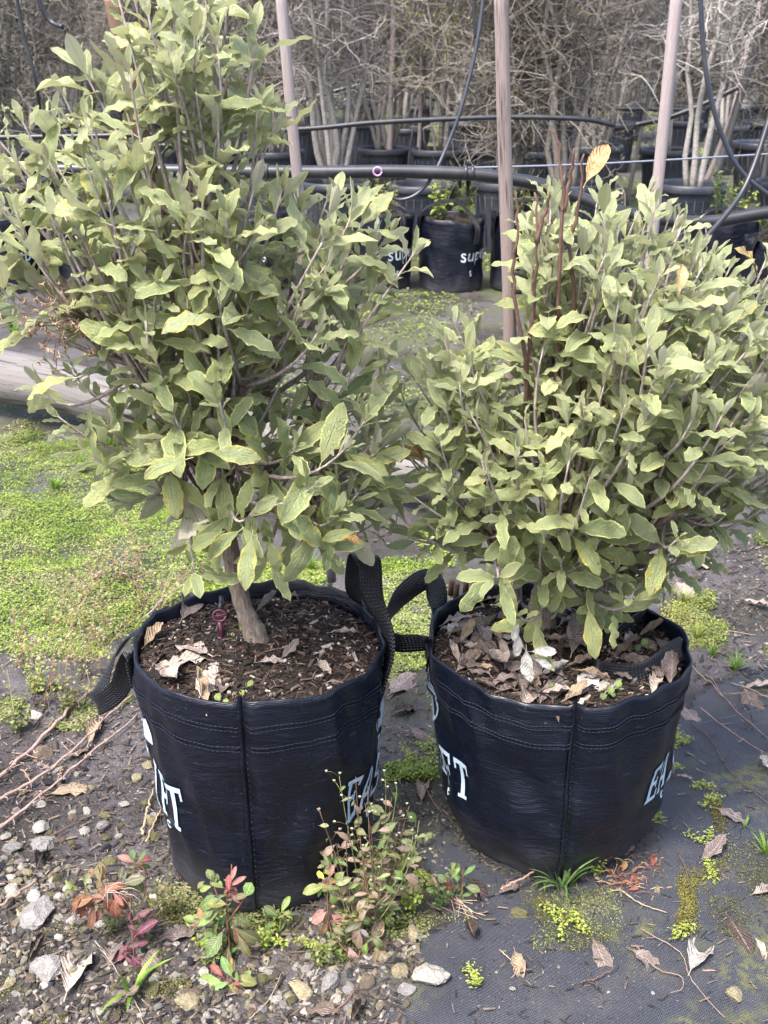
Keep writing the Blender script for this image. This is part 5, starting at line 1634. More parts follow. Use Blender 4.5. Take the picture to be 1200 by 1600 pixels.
# ------------------------------------------------------------------ irrigation pipes, wire and tubes
def hose(name, label, cat, pts, r, mat, group=None, seg=7, sides=10):
    P = catmull([wp(*p) for p in pts], seg)
    m = MB(); m.tube(P, r, sides, (1, 1, 1))
    return tag(m.build(name, M[mat]), label, cat, group)


PG = "black irrigation pipes strung between the rows"
main = hose("irrigation_pipe", "thick black irrigation pipe hung nearest behind the two shrubs", "pipe", [(-120, 262, 3.2), (200, 266, 3.2), (480, 269, 3.2), (620, 268, 3.2), (735, 272, 3.2), (800, 280, 3.2), (850, 290, 3.2), (905, 309, 3.2), (1000, 338, 3.2), (1100, 347, 3.2), (1200, 332, 3.2), (1330, 318, 3.2)], 0.0175, 'pipe', PG)
for px, py in ((733, 270), (140, 265), (412, 268)):
    m = MB(); p = wp(px, py, 3.2)
    for dx in (-.009, .009): m.tube([p + Vector((dx - .004, 0, 0)), p + Vector((dx + .004, 0, 0))], 0.0205, 12)
    m.tube([p + Vector((-.004, 0, .018)), p + Vector((-.004, -.002, .034))], .004, 6)
    m.build("clip", M['pipe'], main)
    main_clip = None
m = MB(); p = wp(590, 270, 3.18)
m.tube([p + Vector((math.cos(t) * .011, -.006, math.sin(t) * .011 + .004)) for t in np.linspace(0, 6.28, 16)], .0028, 6)
tag(m.build("ring_clip", M['pink']), "small pink ring clip on the thick black irrigation pipe", "clip")
hose("support_wire", "straight galvanised wire carrying the nearest irrigation pipe", "wire", [(-120, 258, 3.22), (300, 263, 3.22), (560, 266, 3.22), (735, 262, 3.22), (950, 255, 3.22), (1330, 233, 3.22)], 0.0026, 'wire', None, 6, 6)
hose("irrigation_pipe", "black irrigation pipe of the second row, crossing behind the tall stake", "pipe", [(-120, 216, 6.5), (160, 212, 6.5), (450, 203, 6.5), (580, 192, 6.5), (700, 186, 6.5), (800, 183, 6.5), (910, 186, 6.5), (960, 196, 6.55)], 0.0135, 'pipe', PG)
hose("irrigation_pipe", "black irrigation pipe climbing towards the right among the far pots", "pipe", [(990, 196, 9.0), (1050, 182, 9.0), (1110, 158, 9.0), (1160, 134, 9.0), (1240, 108, 9.0)], 0.020, 'pipe', PG)
hose("irrigation_pipe", "thin dark pipe farther off among the bare trees in the middle", "pipe", [(440, 165, 11.5), (600, 128, 11.5), (700, 160, 11.5), (900, 168, 11.5), (1100, 172, 11.5)], 0.018, 'pipe', PG)
hose("irrigation_pipe", "thin grey pipe high between the far trees at right", "pipe", [(1020, 104, 12.5), (1090, 101, 12.5), (1160, 92, 12.5), (1260, 90, 12.5)], 0.014, 'tube', PG)
hose("support_wire", "thin far wire crossing among the trees near the top right", "wire", [(880, 34, 9.5), (1040, 28, 9.5), (1280, 22, 9.5)], 0.004, 'wire', None, 6, 5)
TG = "thin hanging irrigation tubes"
hose("drip_tube", "black tube hanging beside the tall shrub near the top left", "tube", [(20, -40, 3.0), (36, 50, 3.0), (54, 120, 3.0), (63, 175, 3.02), (72, 230, 3.05), (80, 262, 3.15)], 0.0046, 'pipe', TG)
hose("drip_tube", "short curled black tube end dangling at the top left", "tube", [(52, -40, 2.9), (64, 10, 2.9), (80, 34, 2.9), (98, 42, 2.88)], 0.0055, 'pipe', TG)
hose("drip_tube", "grey tube looping down left of the tall cracked stake", "tube", [(760, -40, 3.3), (745, 70, 3.28), (722, 165, 3.26), (700, 225, 3.25), (676, 275, 3.22), (650, 304, 3.2), (622, 312, 3.2), (604, 300, 3.2)], 0.0050, 'tube', TG)
hose("drip_tube", "thin black tube hanging straight near the top middle", "tube", [(742, -40, 4.2), (741, 20, 4.2), (743, 60, 4.2)], 0.006, 'pipe', TG)
hose("drip_tube", "dark tube curving in a wide arc at the right side", "tube", [(1094, -40, 3.0), (1097, 50, 3.0), (1106, 130, 3.0), (1126, 205, 3.0), (1158, 268, 3.0), (1215, 312, 3.0), (1260, 320, 3.0)], 0.0062, 'tube', TG)
hose("drip_tube", "thick black tube slanting down to the nearest pipe at right", "tube", [(1225, 100, 2.9), (1196, 205, 2.85), (1166, 288, 2.8), (1132, 338, 2.75), (1090, 385, 2.7)], 0.0068, 'pipe', TG)
hose("drip_tube", "blue-grey tube curving behind the tall shrub's left leaves", "tube", [(60, 262, 3.2), (48, 300, 3.18), (32, 330, 3.15), (5, 345, 3.1), (-40, 340, 3.1)], 0.0058, 'tube', TG)
hose("drip_tube", "thin black tube end hanging from the second pipe, middle", "tube", [(646, 195, 6.5), (640, 240, 6.5), (638, 262, 6.5)], 0.006, 'pipe', TG)

# ------------------------------------------------------------------ middle row of grow bags with white print
def font_mesh(text):
    c = bpy.data.curves.new("lettering", 'FONT'); c.body = text; c.size = 1.0; c.align_x = 'LEFT'; c.resolution_u = 3
    o = bpy.data.objects.new("lettering", c); link(o)
    bpy.context.view_layer.update()
    me = bpy.data.meshes.new_from_object(o.evaluated_get(bpy.context.evaluated_depsgraph_get()))
    V = np.array([tuple(v.co) for v in me.vertices]); F = [tuple(p.vertices) for p in me.polygons]
    bpy.data.objects.remove(o); bpy.data.curves.remove(c); bpy.data.meshes.remove(me)
    return V, F


GLY = {ch: font_mesh(ch) for ch in "superf"}


def font_word(bag, text, th0, t0, hgt, parent):
    x = 0.0
    for ch in text:
        V, F = GLY[ch]
        w = V[:, 0].max() - V[:, 0].min()
        P = [tuple(bag.surf(th0 + (x + v[0] - V[:, 0].min()) * hgt / bag.R, t0 + v[1] * hgt / bag.H, 0.0022)) for v in V]
        me = bpy.data.meshes.new("lettering"); me.from_pydata(P, [], F); me.materials.append(M['prntw'])
        o = link(bpy.data.objects.new("lettering", me)); adopt(o, parent)
        x += w + 0.13


rm = random.Random(909)


def weed_tuft(name, label, cat, base, n, h, w, cols, spread=0.6, arch=0.5, group=None, seed=0, leafy=False, parent=None):
    """a clump of blades, each curving outwards"""
    r = random.Random(seed * 7 + 3)
    m = MB()
    for i in range(n):
        a = r.uniform(0, 6.28); L = h * r.uniform(0.55, 1.1); out = spread * r.uniform(0.2, 1.0)
        d = Vector((math.cos(a), math.sin(a), 0))
        side = Vector((-d.y, d.x, 0))
        p0 = base + d * r.uniform(0, 0.15) * h * spread
        P, Fq = [], []
        N = 6
        c = np.array(cols[r.randrange(len(cols))]) * r.uniform(.8, 1.2)
        for k in range(N):
            f = k / (N - 1)
            hh = L * (f - arch * f * f * out)
            q = p0 + d * (L * out * f ** 1.4) + Vector((0, 0, max(0.002, hh)))
            ww = w * (1 - f ** 2.2) * 0.5 + 0.0002
            P += [tuple(q - side * ww), tuple(q + Vector((0, 0, -ww * .4))), tuple(q + side * ww)]
        for k in range(N - 1):
            for e in (0, 1):
                Fq.append((k * 3 + e, k * 3 + e + 1, k * 3 + e + 4, k * 3 + e + 3))
        m.add(P, Fq, c)
    o = m.build(name, M['herb'], parent)
    if parent is None: tag(o, label, cat, group)
    return o


def herb_mesh(name, seed, h, n, col):
    """bushy small-leaved weed: stems and leaves round a base at the origin"""
    r = random.Random(seed)
    st, lf = MB(), [[], [], []]
    Ms, Ts, Cs = [], [], []
    for i in range(n):
        a = r.uniform(0, 6.28); L = h * r.uniform(.5, 1.1); o = r.uniform(.1, .6)
        b0 = Vector((math.cos(a) * .05 * r.random(), math.sin(a) * .05 * r.random(), 0))
        P = bez(b0, b0 + Vector((0, 0, L * .6)), b0 + Vector((math.cos(a) * o * L, math.sin(a) * o * L, L)), 6)
        st.tube(P, [.0018 - .0002 * k for k in range(6)], 3, (0.16, .15, .06))
        for k in range(10):
            t = r.uniform(.2, 1); q = P[min(5, int(t * 5))]
            s = r.uniform(.012, .035)
            Ms.append(s); Ts.append(tuple(q)); Cs.append(np.array(col[r.randrange(len(col))]) * r.uniform(.7, 1.2))
    N = len(Ms); s = np.array(Ms)
    V, F, C = scatter(HEX_V, HEX_F, rot_rand(N, 0.9, np.random.default_rng(seed)) @ aniso(N, s, s * .8, s), np.array(Ts), np.array(Cs))
    l = MB(); l.add(V, F, C)
    return st.mesh(name + "_stem", M['twig']), l.mesh(name + "_foliage", M['herb'])


HERBS = [herb_mesh("weed", 60 + i, .22 + .05 * i, 14, [DULL, LIME, DULL + [(0.30, 0.2, 0.10)], [(0.05, .11, .03), (0.09, .16, .05)]][i]) for i in range(4)]


def herb(label, loc, k, sc=1.0, group=None, cat="weed"):
    t = thing("weed", label, cat, loc, group)
    for nm, me in zip(("stem", "foliage"), HERBS[k]):
        o = bpy.data.objects.new(nm, me); o.parent = t; link(o)
        o['kind'] = 'stuff'
    t.scale = (sc, sc, sc); t.rotation_euler = (0, 0, rm.uniform(0, 6.28))
    return t


MID = [(18, 6.3, "half hidden at the left picture edge"), (140, 6.45, "behind the left side of the tall shrub"), (290, 6.3, "behind the middle of the tall shrub"), (400, 6.35, "behind the right side of the tall shrub"), (592, 6.3, "between the tall shrub and the arched-handle bag"),
       (703, 6.33, "with an arched handle over its weedy rim"), (815, 6.36, "directly behind the tall cracked stake"), (1128, 6.1, "behind the broad shrub by the slanting tube"), (1215, 5.6, "at the right picture edge under the pipe")]
for i, (px, Y, w) in enumerate(MID):
    d = ray(px, 450); x = d.x / d.y * Y * (1 + 0.0)
    p = wp(px, 440, Y)
    bg = Bag(Vector((p.x, Y, 0)), 0.185, 0.40 * (1 + .05 * math.sin(i * 2)), math.radians(-20), 20.0 + i * 3.3, 0.03, 0.86)
    rt, _ = make_bag("grow_bag", "middle-row black grow bag " + w, bg, 72, 22, "black grow bags of the middle row")
    for t in (0.9, 0.82): ring_stitch(bg, t, rt, 0.002, 0.02)
    font_word(bg, "super", math.radians(-74), 0.44, 0.105, rt)
    font_word(bg, "s", math.radians(-57), 0.24, 0.06, rt)
    P = [bg.surf(math.radians(200), .8, .004), bg.surf(math.radians(215), 1.0, .002) + z_ * .03, Vector((p.x - .05, Y - .10, .47)), Vector((p.x + .03, Y - .13, .47)), bg.surf(math.radians(-50), 1.0, .004), bg.surf(math.radians(-48), .7, .006)]
    strap("handle", P, [Vector((0, 1, .1)), Vector((0, 1, .1)), Vector((0, 1, .3)), Vector((0, 1, .3)), Vector((1, .7, 0)), Vector((1, .7, 0))], 0.036, rt, 5)
    m, hz = soil_in(bg, .01, 200, 200 + i, Vector((0, 0, 0)))
    tag(m.build("potting_soil", M['soil'], None, smooth=False), "dark soil filling a grow bag of the middle row", None, None, 'stuff')
    herb("small-leaved weeds in the bag " + w, Vector((p.x - .05, Y, bg.H - .03)), i % 4, 0.8 + .1 * (i % 3), "weeds growing in the middle row")
    herb("pale weeds at the rear of the bag " + w, Vector((p.x + .07, Y + .06, bg.H - .03)), (i + 2) % 4, 0.7 + .1 * (i % 2), "weeds growing in the middle row")

# ------------------------------------------------------------------ potted trees behind
def pot_meshes():
    prof = [(0.160, 0.0), (0.166, 0.02), (0.186, 0.22), (0.202, 0.39), (0.204, 0.392)]
    n = 40

    def lathe(pr, name, mat, cap=False):
        m = MB(); P = []
        for r, z in pr:
            for i in range(n):
                a = 2 * math.pi * i / n; P.append((r * math.cos(a), r * math.sin(a), z))
        F = [(j * n + i, j * n + (i + 1) % n, (j + 1) * n + (i + 1) % n, (j + 1) * n + i) for j in range(len(pr) - 1) for i in range(n)]
        m.add(P, F, (0.05, .037, .03))
        if cap: m.F.setdefault(n, []).append(np.array([[(len(pr) - 1) * n + i for i in range(n)]]))
        return m.mesh(name, mat)
    body = lathe(prof, "body", M['pot'])
    rim = lathe([(0.2045, 0.385), (0.222, 0.387), (0.2265, 0.395), (0.2265, 0.428), (0.220, 0.436), (0.210, 0.434), (0.205, 0.42), (0.200, 0.34)], "rim", M['pot'])
    soil = lathe([(0.201, 0.375), (0.15, 0.382), (0.05, 0.388)], "soil", M['soil'], True)
    rib = MB()
    for i in range(24):
        a = 2 * math.pi * i / 24
        rib.tube([(0.172 * math.cos(a), .172 * math.sin(a), .05), (0.203 * math.cos(a), .203 * math.sin(a), .375)], .003, 4)
    return body, rim, soil, rib.mesh("ribs", M['pot'])


POT = pot_meshes()


def tree_meshes(seed, h=2.5, stems=4, nb=15, ntw=8, leafcol=None, nleaf=0, pale=0.5, low=0.25, spread=0.5):
    r = random.Random(seed)
    tk, tw = MB(), MB()
    Ms, Ts, Cs = [], [], []
    bark = np.array((0.165, 0.145, 0.13)) * (1 - pale) + np.array((0.40, 0.375, 0.35)) * pale
    for s in range(stems):
        a = r.uniform(0, 6.28); o = r.uniform(.05, spread)
        p = Vector((math.cos(a) * .04, math.sin(a) * .04, 0.0))
        top = Vector((math.cos(a) * o, math.sin(a) * o, h * r.uniform(.75, 1.05)))
        P = [p.lerp(top, f) + Vector((r.gauss(0, .025), r.gauss(0, .025), 0)) * (f > 0) for f in [k / 9 for k in range(10)]]
        r0 = r.uniform(.012, .026)
        P = catmull(P, 2)
        tk.tube(P, [r0 * (1 - .75 * k / (len(P) - 1)) for k in range(len(P))], 6, bark * r.uniform(.8, 1.2))
        for b in range(nb):
            f = r.uniform(low, 1.0) ** .9
            q = P[min(len(P) - 1, int(f * (len(P) - 1)))]
            aa = r.uniform(0, 6.28); L = r.uniform(.25, .75) * (1.1 - .5 * f)
            d = Vector((math.cos(aa), math.sin(aa), r.uniform(-.15, .9))).normalized()
            B = [q]
            for k in range(6):
                d = (d + Vector((r.gauss(0, .28), r.gauss(0, .28), r.gauss(0.02, .25)))).normalized()
                B.append(B[-1] + d * L / 6)
            c = bark * r.uniform(.7, 1.35)
            tw.tube(B, [.0058 - .0007 * k for k in range(7)], 4, c, cap=False)
            for t in range(ntw):
                q2 = B[r.randint(1, 6)]
                d2 = Vector((r.gauss(0, 1), r.gauss(0, 1), r.gauss(.1, .8))).normalized()
                l2 = r.uniform(.08, .34)
                T = [q2]
                for k in range(4):
                    d2 = (d2 + Vector((r.gauss(0, .35), r.gauss(0, .35), r.gauss(0, .35)))).normalized()
                    T.append(T[-1] + d2 * l2 / 4)
                tw.tube(T, [.0032, .0028, .0023, .0018, .0012], 3, c * r.uniform(.8, 1.2), cap=False)
                for _ in range(nleaf):
                    q3 = T[r.randint(1, 4)]
                    Ms.append(r.uniform(.010, .024)); Ts.append(tuple(q3 + Vector((r.gauss(0, .02), r.gauss(0, .02), r.gauss(0, .02)))))
                    Cs.append(np.array(leafcol[r.randrange(len(leafcol))]) * r.uniform(.6, 1.25))
    out = [tk.mesh("trunk", M['twig']), tw.mesh("twigs", M['twig'])]
    if nleaf:
        N = len(Ms); s = np.array(Ms)
        V, F, C = scatter(HEX_V, HEX_F, rot_rand(N, 1.5, np.random.default_rng(seed)) @ aniso(N, s, s * .7, s), np.array(Ts), np.array(Cs))
        l = MB(); l.add(V, F, C); out.append(l.mesh("crown", M['herb']))
    return out


OLIVE = [(0.10, .11, .03), (0.16, .15, .045), (0.07, .085, .03), (0.13, .10, .05)]
YELG = [(0.30, .31, .05), (0.22, .26, .06), (0.36, .33, .06)]
DARKG = [(0.03, .05, .025), (0.045, .07, .03), (0.06, .085, .04)]
BRN = [(0.115, .092, .07), (0.16, .13, .09), (0.085, .07, .055)]
TREES = [("bare grey twiggy tree", tree_meshes(1, 2.4, 6, 24, 11, BRN, 1, .45)), ("brown tangled small-leaved tree", tree_meshes(2, 2.3, 5, 26, 12, OLIVE + BRN, 5, .15, .15)), ("thin bare tree with pale bark", tree_meshes(3, 2.7, 3, 20, 10, None, 0, .8, .3, .35)),
         ("tree with sparse yellow-green leaves", tree_meshes(4, 2.4, 4, 20, 10, YELG, 6, .3)), ("dark dense bushy tree", tree_meshes(5, 2.3, 5, 22, 9, DARKG + OLIVE, 6, .1, .15)), ("brown-twigged tangled tree", tree_meshes(6, 2.2, 6, 26, 13, BRN + OLIVE, 4, .2, .12))]
ROWS = [("nearest row of pots", 7.4, [(20, 4), (524, 0), (660, None), (790, 5), (885, 1), (1080, 2), (1235, 1)]),
        ("second row of pots", 9.6, [(55, 1), (335, 4), (430, 1), (600, 0), (686, 3), (765, 4), (830, 1), (925, 0), (1042, 2), (1190, None)]),
        ("third row of pots", 12.2, [(100, 0), (250, 5), (470, 4), (560, 4), (640, 3), (725, 3), (870, 4), (960, 0), (1062, 5), (1135, 2), (1195, None)]),
        ("fourth row of pots", 15.6, [(40, 5), (180, 1), (330, 3), (480, 0), (560, 4), (650, 1), (740, 0), (815, 5), (900, 4), (985, 1), (1085, None), (1160, None), (1215, 5)]),
        ("farthest row of trees", 19.5, [(20, 1), (120, 4), (220, 5), (320, 1), (420, 4), (500, 1), (590, 5), (670, 4), (750, 1), (830, 4), (910, 5), (990, 1), (1060, 4), (1130, 5), (1200, 1)])]
ORD = ["first", "second", "third", "fourth", "fifth", "sixth", "seventh", "eighth", "ninth", "tenth", "eleventh", "twelfth", "thirteenth", "fourteenth", "fifteenth"]
for rname, Y0, items in ROWS:
    for i, (px, k) in enumerate(items):
        Y = Y0 + rm.uniform(-.25, .25)
        x = (px - 600) / FPX * (Y * math.cos(PITCH) + (CAM_H - .4) * math.sin(PITCH)) if True else 0
        loc = Vector((x, Y, 0.0))
        s = rm.uniform(.95, 1.06)
        if Y0 < 19:
            t = thing("plant_pot", f"black rimmed nursery pot, {ORD[i]} from the left in the {rname}", "plant pot", loc, "black nursery pots in the " + rname)
            for nm, me in zip(("body", "rim", "soil", "rib"), POT):
                o = bpy.data.objects.new(nm, me); o.parent = t; link(o)
            t.scale = (s, s, s * rm.uniform(.98, 1.1)); t.rotation_euler = (0, 0, rm.uniform(0, 6))
        if k is None: continue
        kn, meshes = TREES[k]
        t = thing("potted_tree" if Y0 < 19 else "tree", f"{kn}, {ORD[i]} from the left in the {rname}", "tree", loc + Vector((0, 0, .37 if Y0 < 19 else 0)), "potted trees behind the shrubs")
        for nm, me in zip(("trunk", "branch", "crown"), meshes):
            o = bpy.data.objects.new(nm, me); o.parent = t; link(o)
            if nm != "trunk": o['kind'] = 'stuff'
        zs = rm.uniform(.9, 1.15)
        t.rotation_euler = (0, 0, rm.uniform(0, 6.28)); t.scale = (s * 1.05, s * 1.05, zs)
    for i in range(7 if Y0 < 19 else 0):
        px = rm.choice([30, 90, 480, 540, 580, 640, 720, 760, 860, 920, 1000, 1110, 1170]) + rm.uniform(-20, 20)
        Y = Y0 + rm.uniform(.3, .8)
        herb(f"green weed on the ground behind the {rname}, " + ["at far left", "left of the others", "near the middle gap", "by a pot", "towards the right", "at far right", "beside a trunk"][i], Vector(((px - 600) / FPX * Y, Y, 0)), rm.randrange(4), rm.uniform(.8, 1.5), "weeds between the rows of pots")
# stakes tied to the far trees
for i, (px, Y, h, lean, w) in enumerate([(653, 9.7, 1.5, .02, "pair of posts, left one, beside the yellow-green tree"), (662, 9.75, 1.45, -.01, "pair of posts, right one, beside the yellow-green tree"), (606, 9.6, 1.9, .03, "tall pole in the second row left of the grey looping tube"),
                                         (985, 9.4, 1.9, .12, "pale pole left of the dark arc tube"), (1072, 7.5, 1.9, .30, "pale pole leaning right out of the nearest rimmed pot at right"), (1090, 7.45, 2.0, .22, "second pale pole leaning out of the same rimmed pot"),
                                         (1112, 9.2, 2.0, .16, "straight pole behind the two leaning poles"), (522, 9.0, 1.7, -.02, "grey pole among twigs right of the left pink stake"), (880, 8.0, 1.6, .10, "leaning pole right of the cracked stake"), (1190, 8.4, 1.0, .05, "short pole at the right picture edge")]):
    x = (px - 600) / FPX * (Y * math.cos(PITCH) + .9 * math.sin(PITCH))
    round_stake("tree_stake", "weathered " + w, ((x, Y, 0.02), (x + lean * h, Y, h)), 0.017 + .003 * (i % 3), 'log' if i % 2 else 'stake2', "stakes of the potted trees", 8, 0.01)

# far wood closing the view
rng = np.random.default_rng(404)
m = MB()
for i in range(5200):
    Y = rng.uniform(21, 30); x = rng.uniform(-11, 11); zz_ = rng.uniform(0, 4.2)
    d = Vector((rng.normal(0, .5), rng.normal(0, .4), rng.normal(.35, .6))) * rng.uniform(.3, .9)
    p = Vector((x, Y, zz_))
    c = np.array((0.24, .212, .19)) * rng.uniform(.4, 1.7)
    m.tube([p, p + d * .5 + Vector((rng.normal(0, .06), 0, rng.normal(0, .06))), p + d], [.014, .010, .005], 3, c, cap=False)
for i in range(70):
    x, Y = rng.uniform(-10, 10), rng.uniform(20.5, 28)
    m.tube([(x, Y, 0), (x + rng.normal(0, .1), Y, 2), (x + rng.normal(0, .3), Y, 4.5)], [.06, .045, .03], 6, np.array((0.24, .21, .19)) * rng.uniform(.6, 1.2))
N = 34000
s = rng.uniform(.04, .10, N)
q = np.c_[rng.uniform(-12, 12, N), rng.uniform(21.5, 30, N), 4.4 * rng.uniform(0, 1, N) ** .9]
pc = np.array(OLIVE + BRN + DARKG + BRN)
V, F, C = scatter(HEX_V, HEX_F, rot_rand(N, 1.6, rng) @ aniso(N, s, s * .8, s), q, pc[rng.choice(len(pc), N)] * rng.uniform(.5, 1.3, (N, 1)))
m.add(V, F, C)
tag(m.build("woods", M['twig'], None), "far brown twiggy wood closing the view behind the potted trees", None, None, 'stuff')

# ------------------------------------------------------------------ weeds and grass round the bags
GREEN = (0.10, 0.175, 0.04); LGREEN = (0.20, 0.27, 0.06); OLV = (0.13, 0.14, 0.045); RUST = (0.20, 0.085, 0.045); RED = (0.24, 0.05, 0.04); MAG = (0.15, 0.038, 0.06); PINK = (0.30, 0.15, 0.12); DRY = (0.25, 0.18, 0.125); ORG = (0.33, 0.18, 0.06)
rw = random.Random(515)


def weed(label, base_px, stems, leaves, dY=0.0, scol=(0.26, 0.10, 0.08), r=0.0016, name="weed", jit=0.3, face=0.55):
    b = gp(*base_px); b.z = gz(b.x, b.y)
    t = thing(name, label, "weed", b)
    for st in stems:
        m = MB()
        P = catmull([wp(px, py, b.y + (base_px[1] - py) * 0.00025 + dY) if i or True else b for i, (px, py) in enumerate(st)], 5)
        n = len(P)
        m.tube(P, [max(.0005, r * (1 - .6 * k / n)) for k in range(n)], 5, scol)
        m.build("stem", M['stem'], t)
    for px, py, l, a, c in leaves:
        Y = b.y + (base_px[1] - py) * 0.00025 + dY + rw.uniform(-.012, .006)
        cc = tuple(x * rw.uniform(.85, 1.15) for x in c)
        leaf_at(t, px, py, l * rw.uniform(.8, 1.0), a, Y, rw.choice(WLEAF), cc, face, jit, rw)
        for _ in range(3):
            leaf_at(t, px + rw.uniform(-14, 14), py + rw.uniform(-12, 14), l * rw.uniform(.3, .7), a + rw.uniform(-70, 70), Y + rw.uniform(-.004, .02), rw.choice(WLEAF), tuple(x * rw.uniform(.6, 1.1) for x in cc), face, .6, rw)
    return t


w1 = weed("red and rust-brown leaved weed on the gravel in front of the left bag", (210, 1500), [[(210, 1500), (206, 1440), (205, 1390), (212, 1345)], [(206, 1440), (170, 1410), (140, 1400), (108, 1390)], [(208, 1470), (222, 1445), (240, 1435)], [(213, 1347), (226, 1362), (226, 1402)], [(170, 1405), (160, 1380), (152, 1348)]],
          [(152, 1402, 66, 212, RUST), (148, 1408, 46, 262, RUST), (165, 1400, 50, 300, RUST), (150, 1398, 52, 28, RUST), (172, 1392, 46, 335, RUST), (205, 1365, 42, 300, OLV), (205, 1362, 42, 205, OLV), (212, 1348, 32, 20, RED), (214, 1348, 34, 155, PINK), (212, 1352, 30, 60, GREEN),
           (204, 1440, 38, 32, MAG), (212, 1462, 44, 42, MAG), (208, 1478, 30, 12, MAG), (205, 1488, 36, 200, MAG), (203, 1492, 40, 320, MAG), (195, 1480, 34, 240, MAG), (125, 1392, 34, 150, LGREEN), (112, 1392, 26, 200, OLV), (155, 1384, 44, 84, ORG), (158, 1380, 36, 110, OLV), (130, 1400, 50, 222, RUST), (180, 1400, 44, 270, RUST), (228, 1440, 26, 75, MAG), (165, 1405, 40, 180, PINK), (190, 1382, 40, 20, OLV)])
m = MB()
for i in range(14):
    px, py = 175 + rw.uniform(-10, 20), 1385 + rw.uniform(-8, 20); a = rw.uniform(-2.4, .6); l = rw.uniform(20, 42)
    Y = w1.location.y + .015
    m.tube(catmull([wp(px, py, Y), wp(px + math.cos(a) * l * .5, py - math.sin(a) * l * .5 - 4, Y - .006), wp(px + math.cos(a) * l, py - math.sin(a) * l, Y)], 4), .0004, 3, (0.62, .52, .48))
m.build("root_hair", M['twig'], w1)
w2 = weed("tall green weed with reddish tips growing against the left bag", (362, 1500), [[(362, 1500), (356, 1455), (354, 1410), (358, 1370)], [(356, 1440), (372, 1418), (384, 1400)], [(350, 1420), (338, 1395), (330, 1368)], [(360, 1390), (362, 1350)]],
          [(352, 1388, 32, 150, LGREEN), (356, 1386, 34, 32, PINK), (350, 1400, 48, 196, GREEN), (358, 1405, 32, 18, OLV), (347, 1420, 54, 212, LGREEN), (362, 1425, 48, 322, OLV), (342, 1436, 44, 250, GREEN), (364, 1440, 52, 290, RUST), (350, 1452, 50, 236, GREEN), (370, 1458, 46, 302, OLV), (358, 1474, 44, 262, OLV),
           (360, 1380, 30, 75, PINK), (335, 1378, 28, 120, GREEN), (332, 1385, 30, 195, LGREEN), (366, 1450, 54, 330, OLV), (345, 1460, 44, 200, LGREEN), (356, 1420, 40, 265, GREEN), (368, 1478, 40, 250, GREEN), (358, 1396, 30, 95, RED), (310, 1440, 26, 160, LGREEN), (314, 1445, 30, 100, ORG)], jit=0.4)
leaf_at(w2, 384, 1402, 24, 70, w2.location.y + .01, ROUND[0], (0.12, .22, .04), .8, .1, rw)
weed("low rosette of yellow-green and red leaves at the gravel's front edge", (362, 1545), [[(362, 1560), (358, 1535), (352, 1515)], [(362, 1560), (385, 1555), (398, 1575)]],
     [(352, 1535, 66, 190, LGREEN), (360, 1528, 54, 352, LGREEN), (345, 1543, 44, 215, PINK), (364, 1545, 62, 330, RED), (358, 1545, 84, 252, LGREEN), (352, 1538, 56, 282, OLV), (372, 1555, 52, 318, RUST), (350, 1528, 40, 140, RED), (360, 1525, 34, 80, LGREEN), (366, 1560, 50, 290, GREEN), (344, 1550, 50, 240, OLV)], jit=0.35)
weed("small bright green seedling at the foot of the left bag", (436, 1462), [[(436, 1462), (438, 1440), (436, 1425)]], [(436, 1432, 32, 148, GREEN), (438, 1428, 36, 62, LGREEN), (440, 1440, 30, 285, GREEN), (432, 1440, 26, 205, GREEN), (440, 1430, 20, 20, LGREEN)], scol=(.2, .25, .08))
w5 = weed("green weed with pink-tipped leaves at the left foot of the right bag", (712, 1420), [[(712, 1420), (705, 1395), (700, 1372)], [(714, 1418), (722, 1390), (724, 1355)], [(712, 1420), (690, 1400), (680, 1385)]],
          [(700, 1380, 26, 140, GREEN), (704, 1375, 28, 60, LGREEN), (722, 1370, 28, 40, GREEN), (720, 1365, 30, 130, GREEN), (688, 1395, 28, 170, LGREEN), (684, 1390, 24, 110, PINK), (695, 1405, 26, 230, GREEN), (725, 1385, 30, 350, OLV), (712, 1400, 26, 300, PINK), (705, 1410, 30, 215, LGREEN), (718, 1400, 26, 20, GREEN), (698, 1390, 22, 90, RED), (730, 1392, 28, 320, RUST), (715, 1380, 24, 95, LGREEN)], jit=0.4)
m = MB()
for i in range(16):
    px, py = 712 + rw.uniform(-8, 16), 1405 + rw.uniform(-5, 20); a = rw.uniform(-2.2, .2); l = rw.uniform(25, 60)
    m.tube(catmull([wp(px, py, w5.location.y - .01), wp(px + math.cos(a) * l * .5 + rw.uniform(-6, 6), py - math.sin(a) * l * .5, w5.location.y - .03), wp(px + math.cos(a) * l, py - math.sin(a) * l, w5.location.y - .045)], 4), .0006, 3, (0.45, .36, .26))
m.build("dry_stalk", M['twig'], w5)

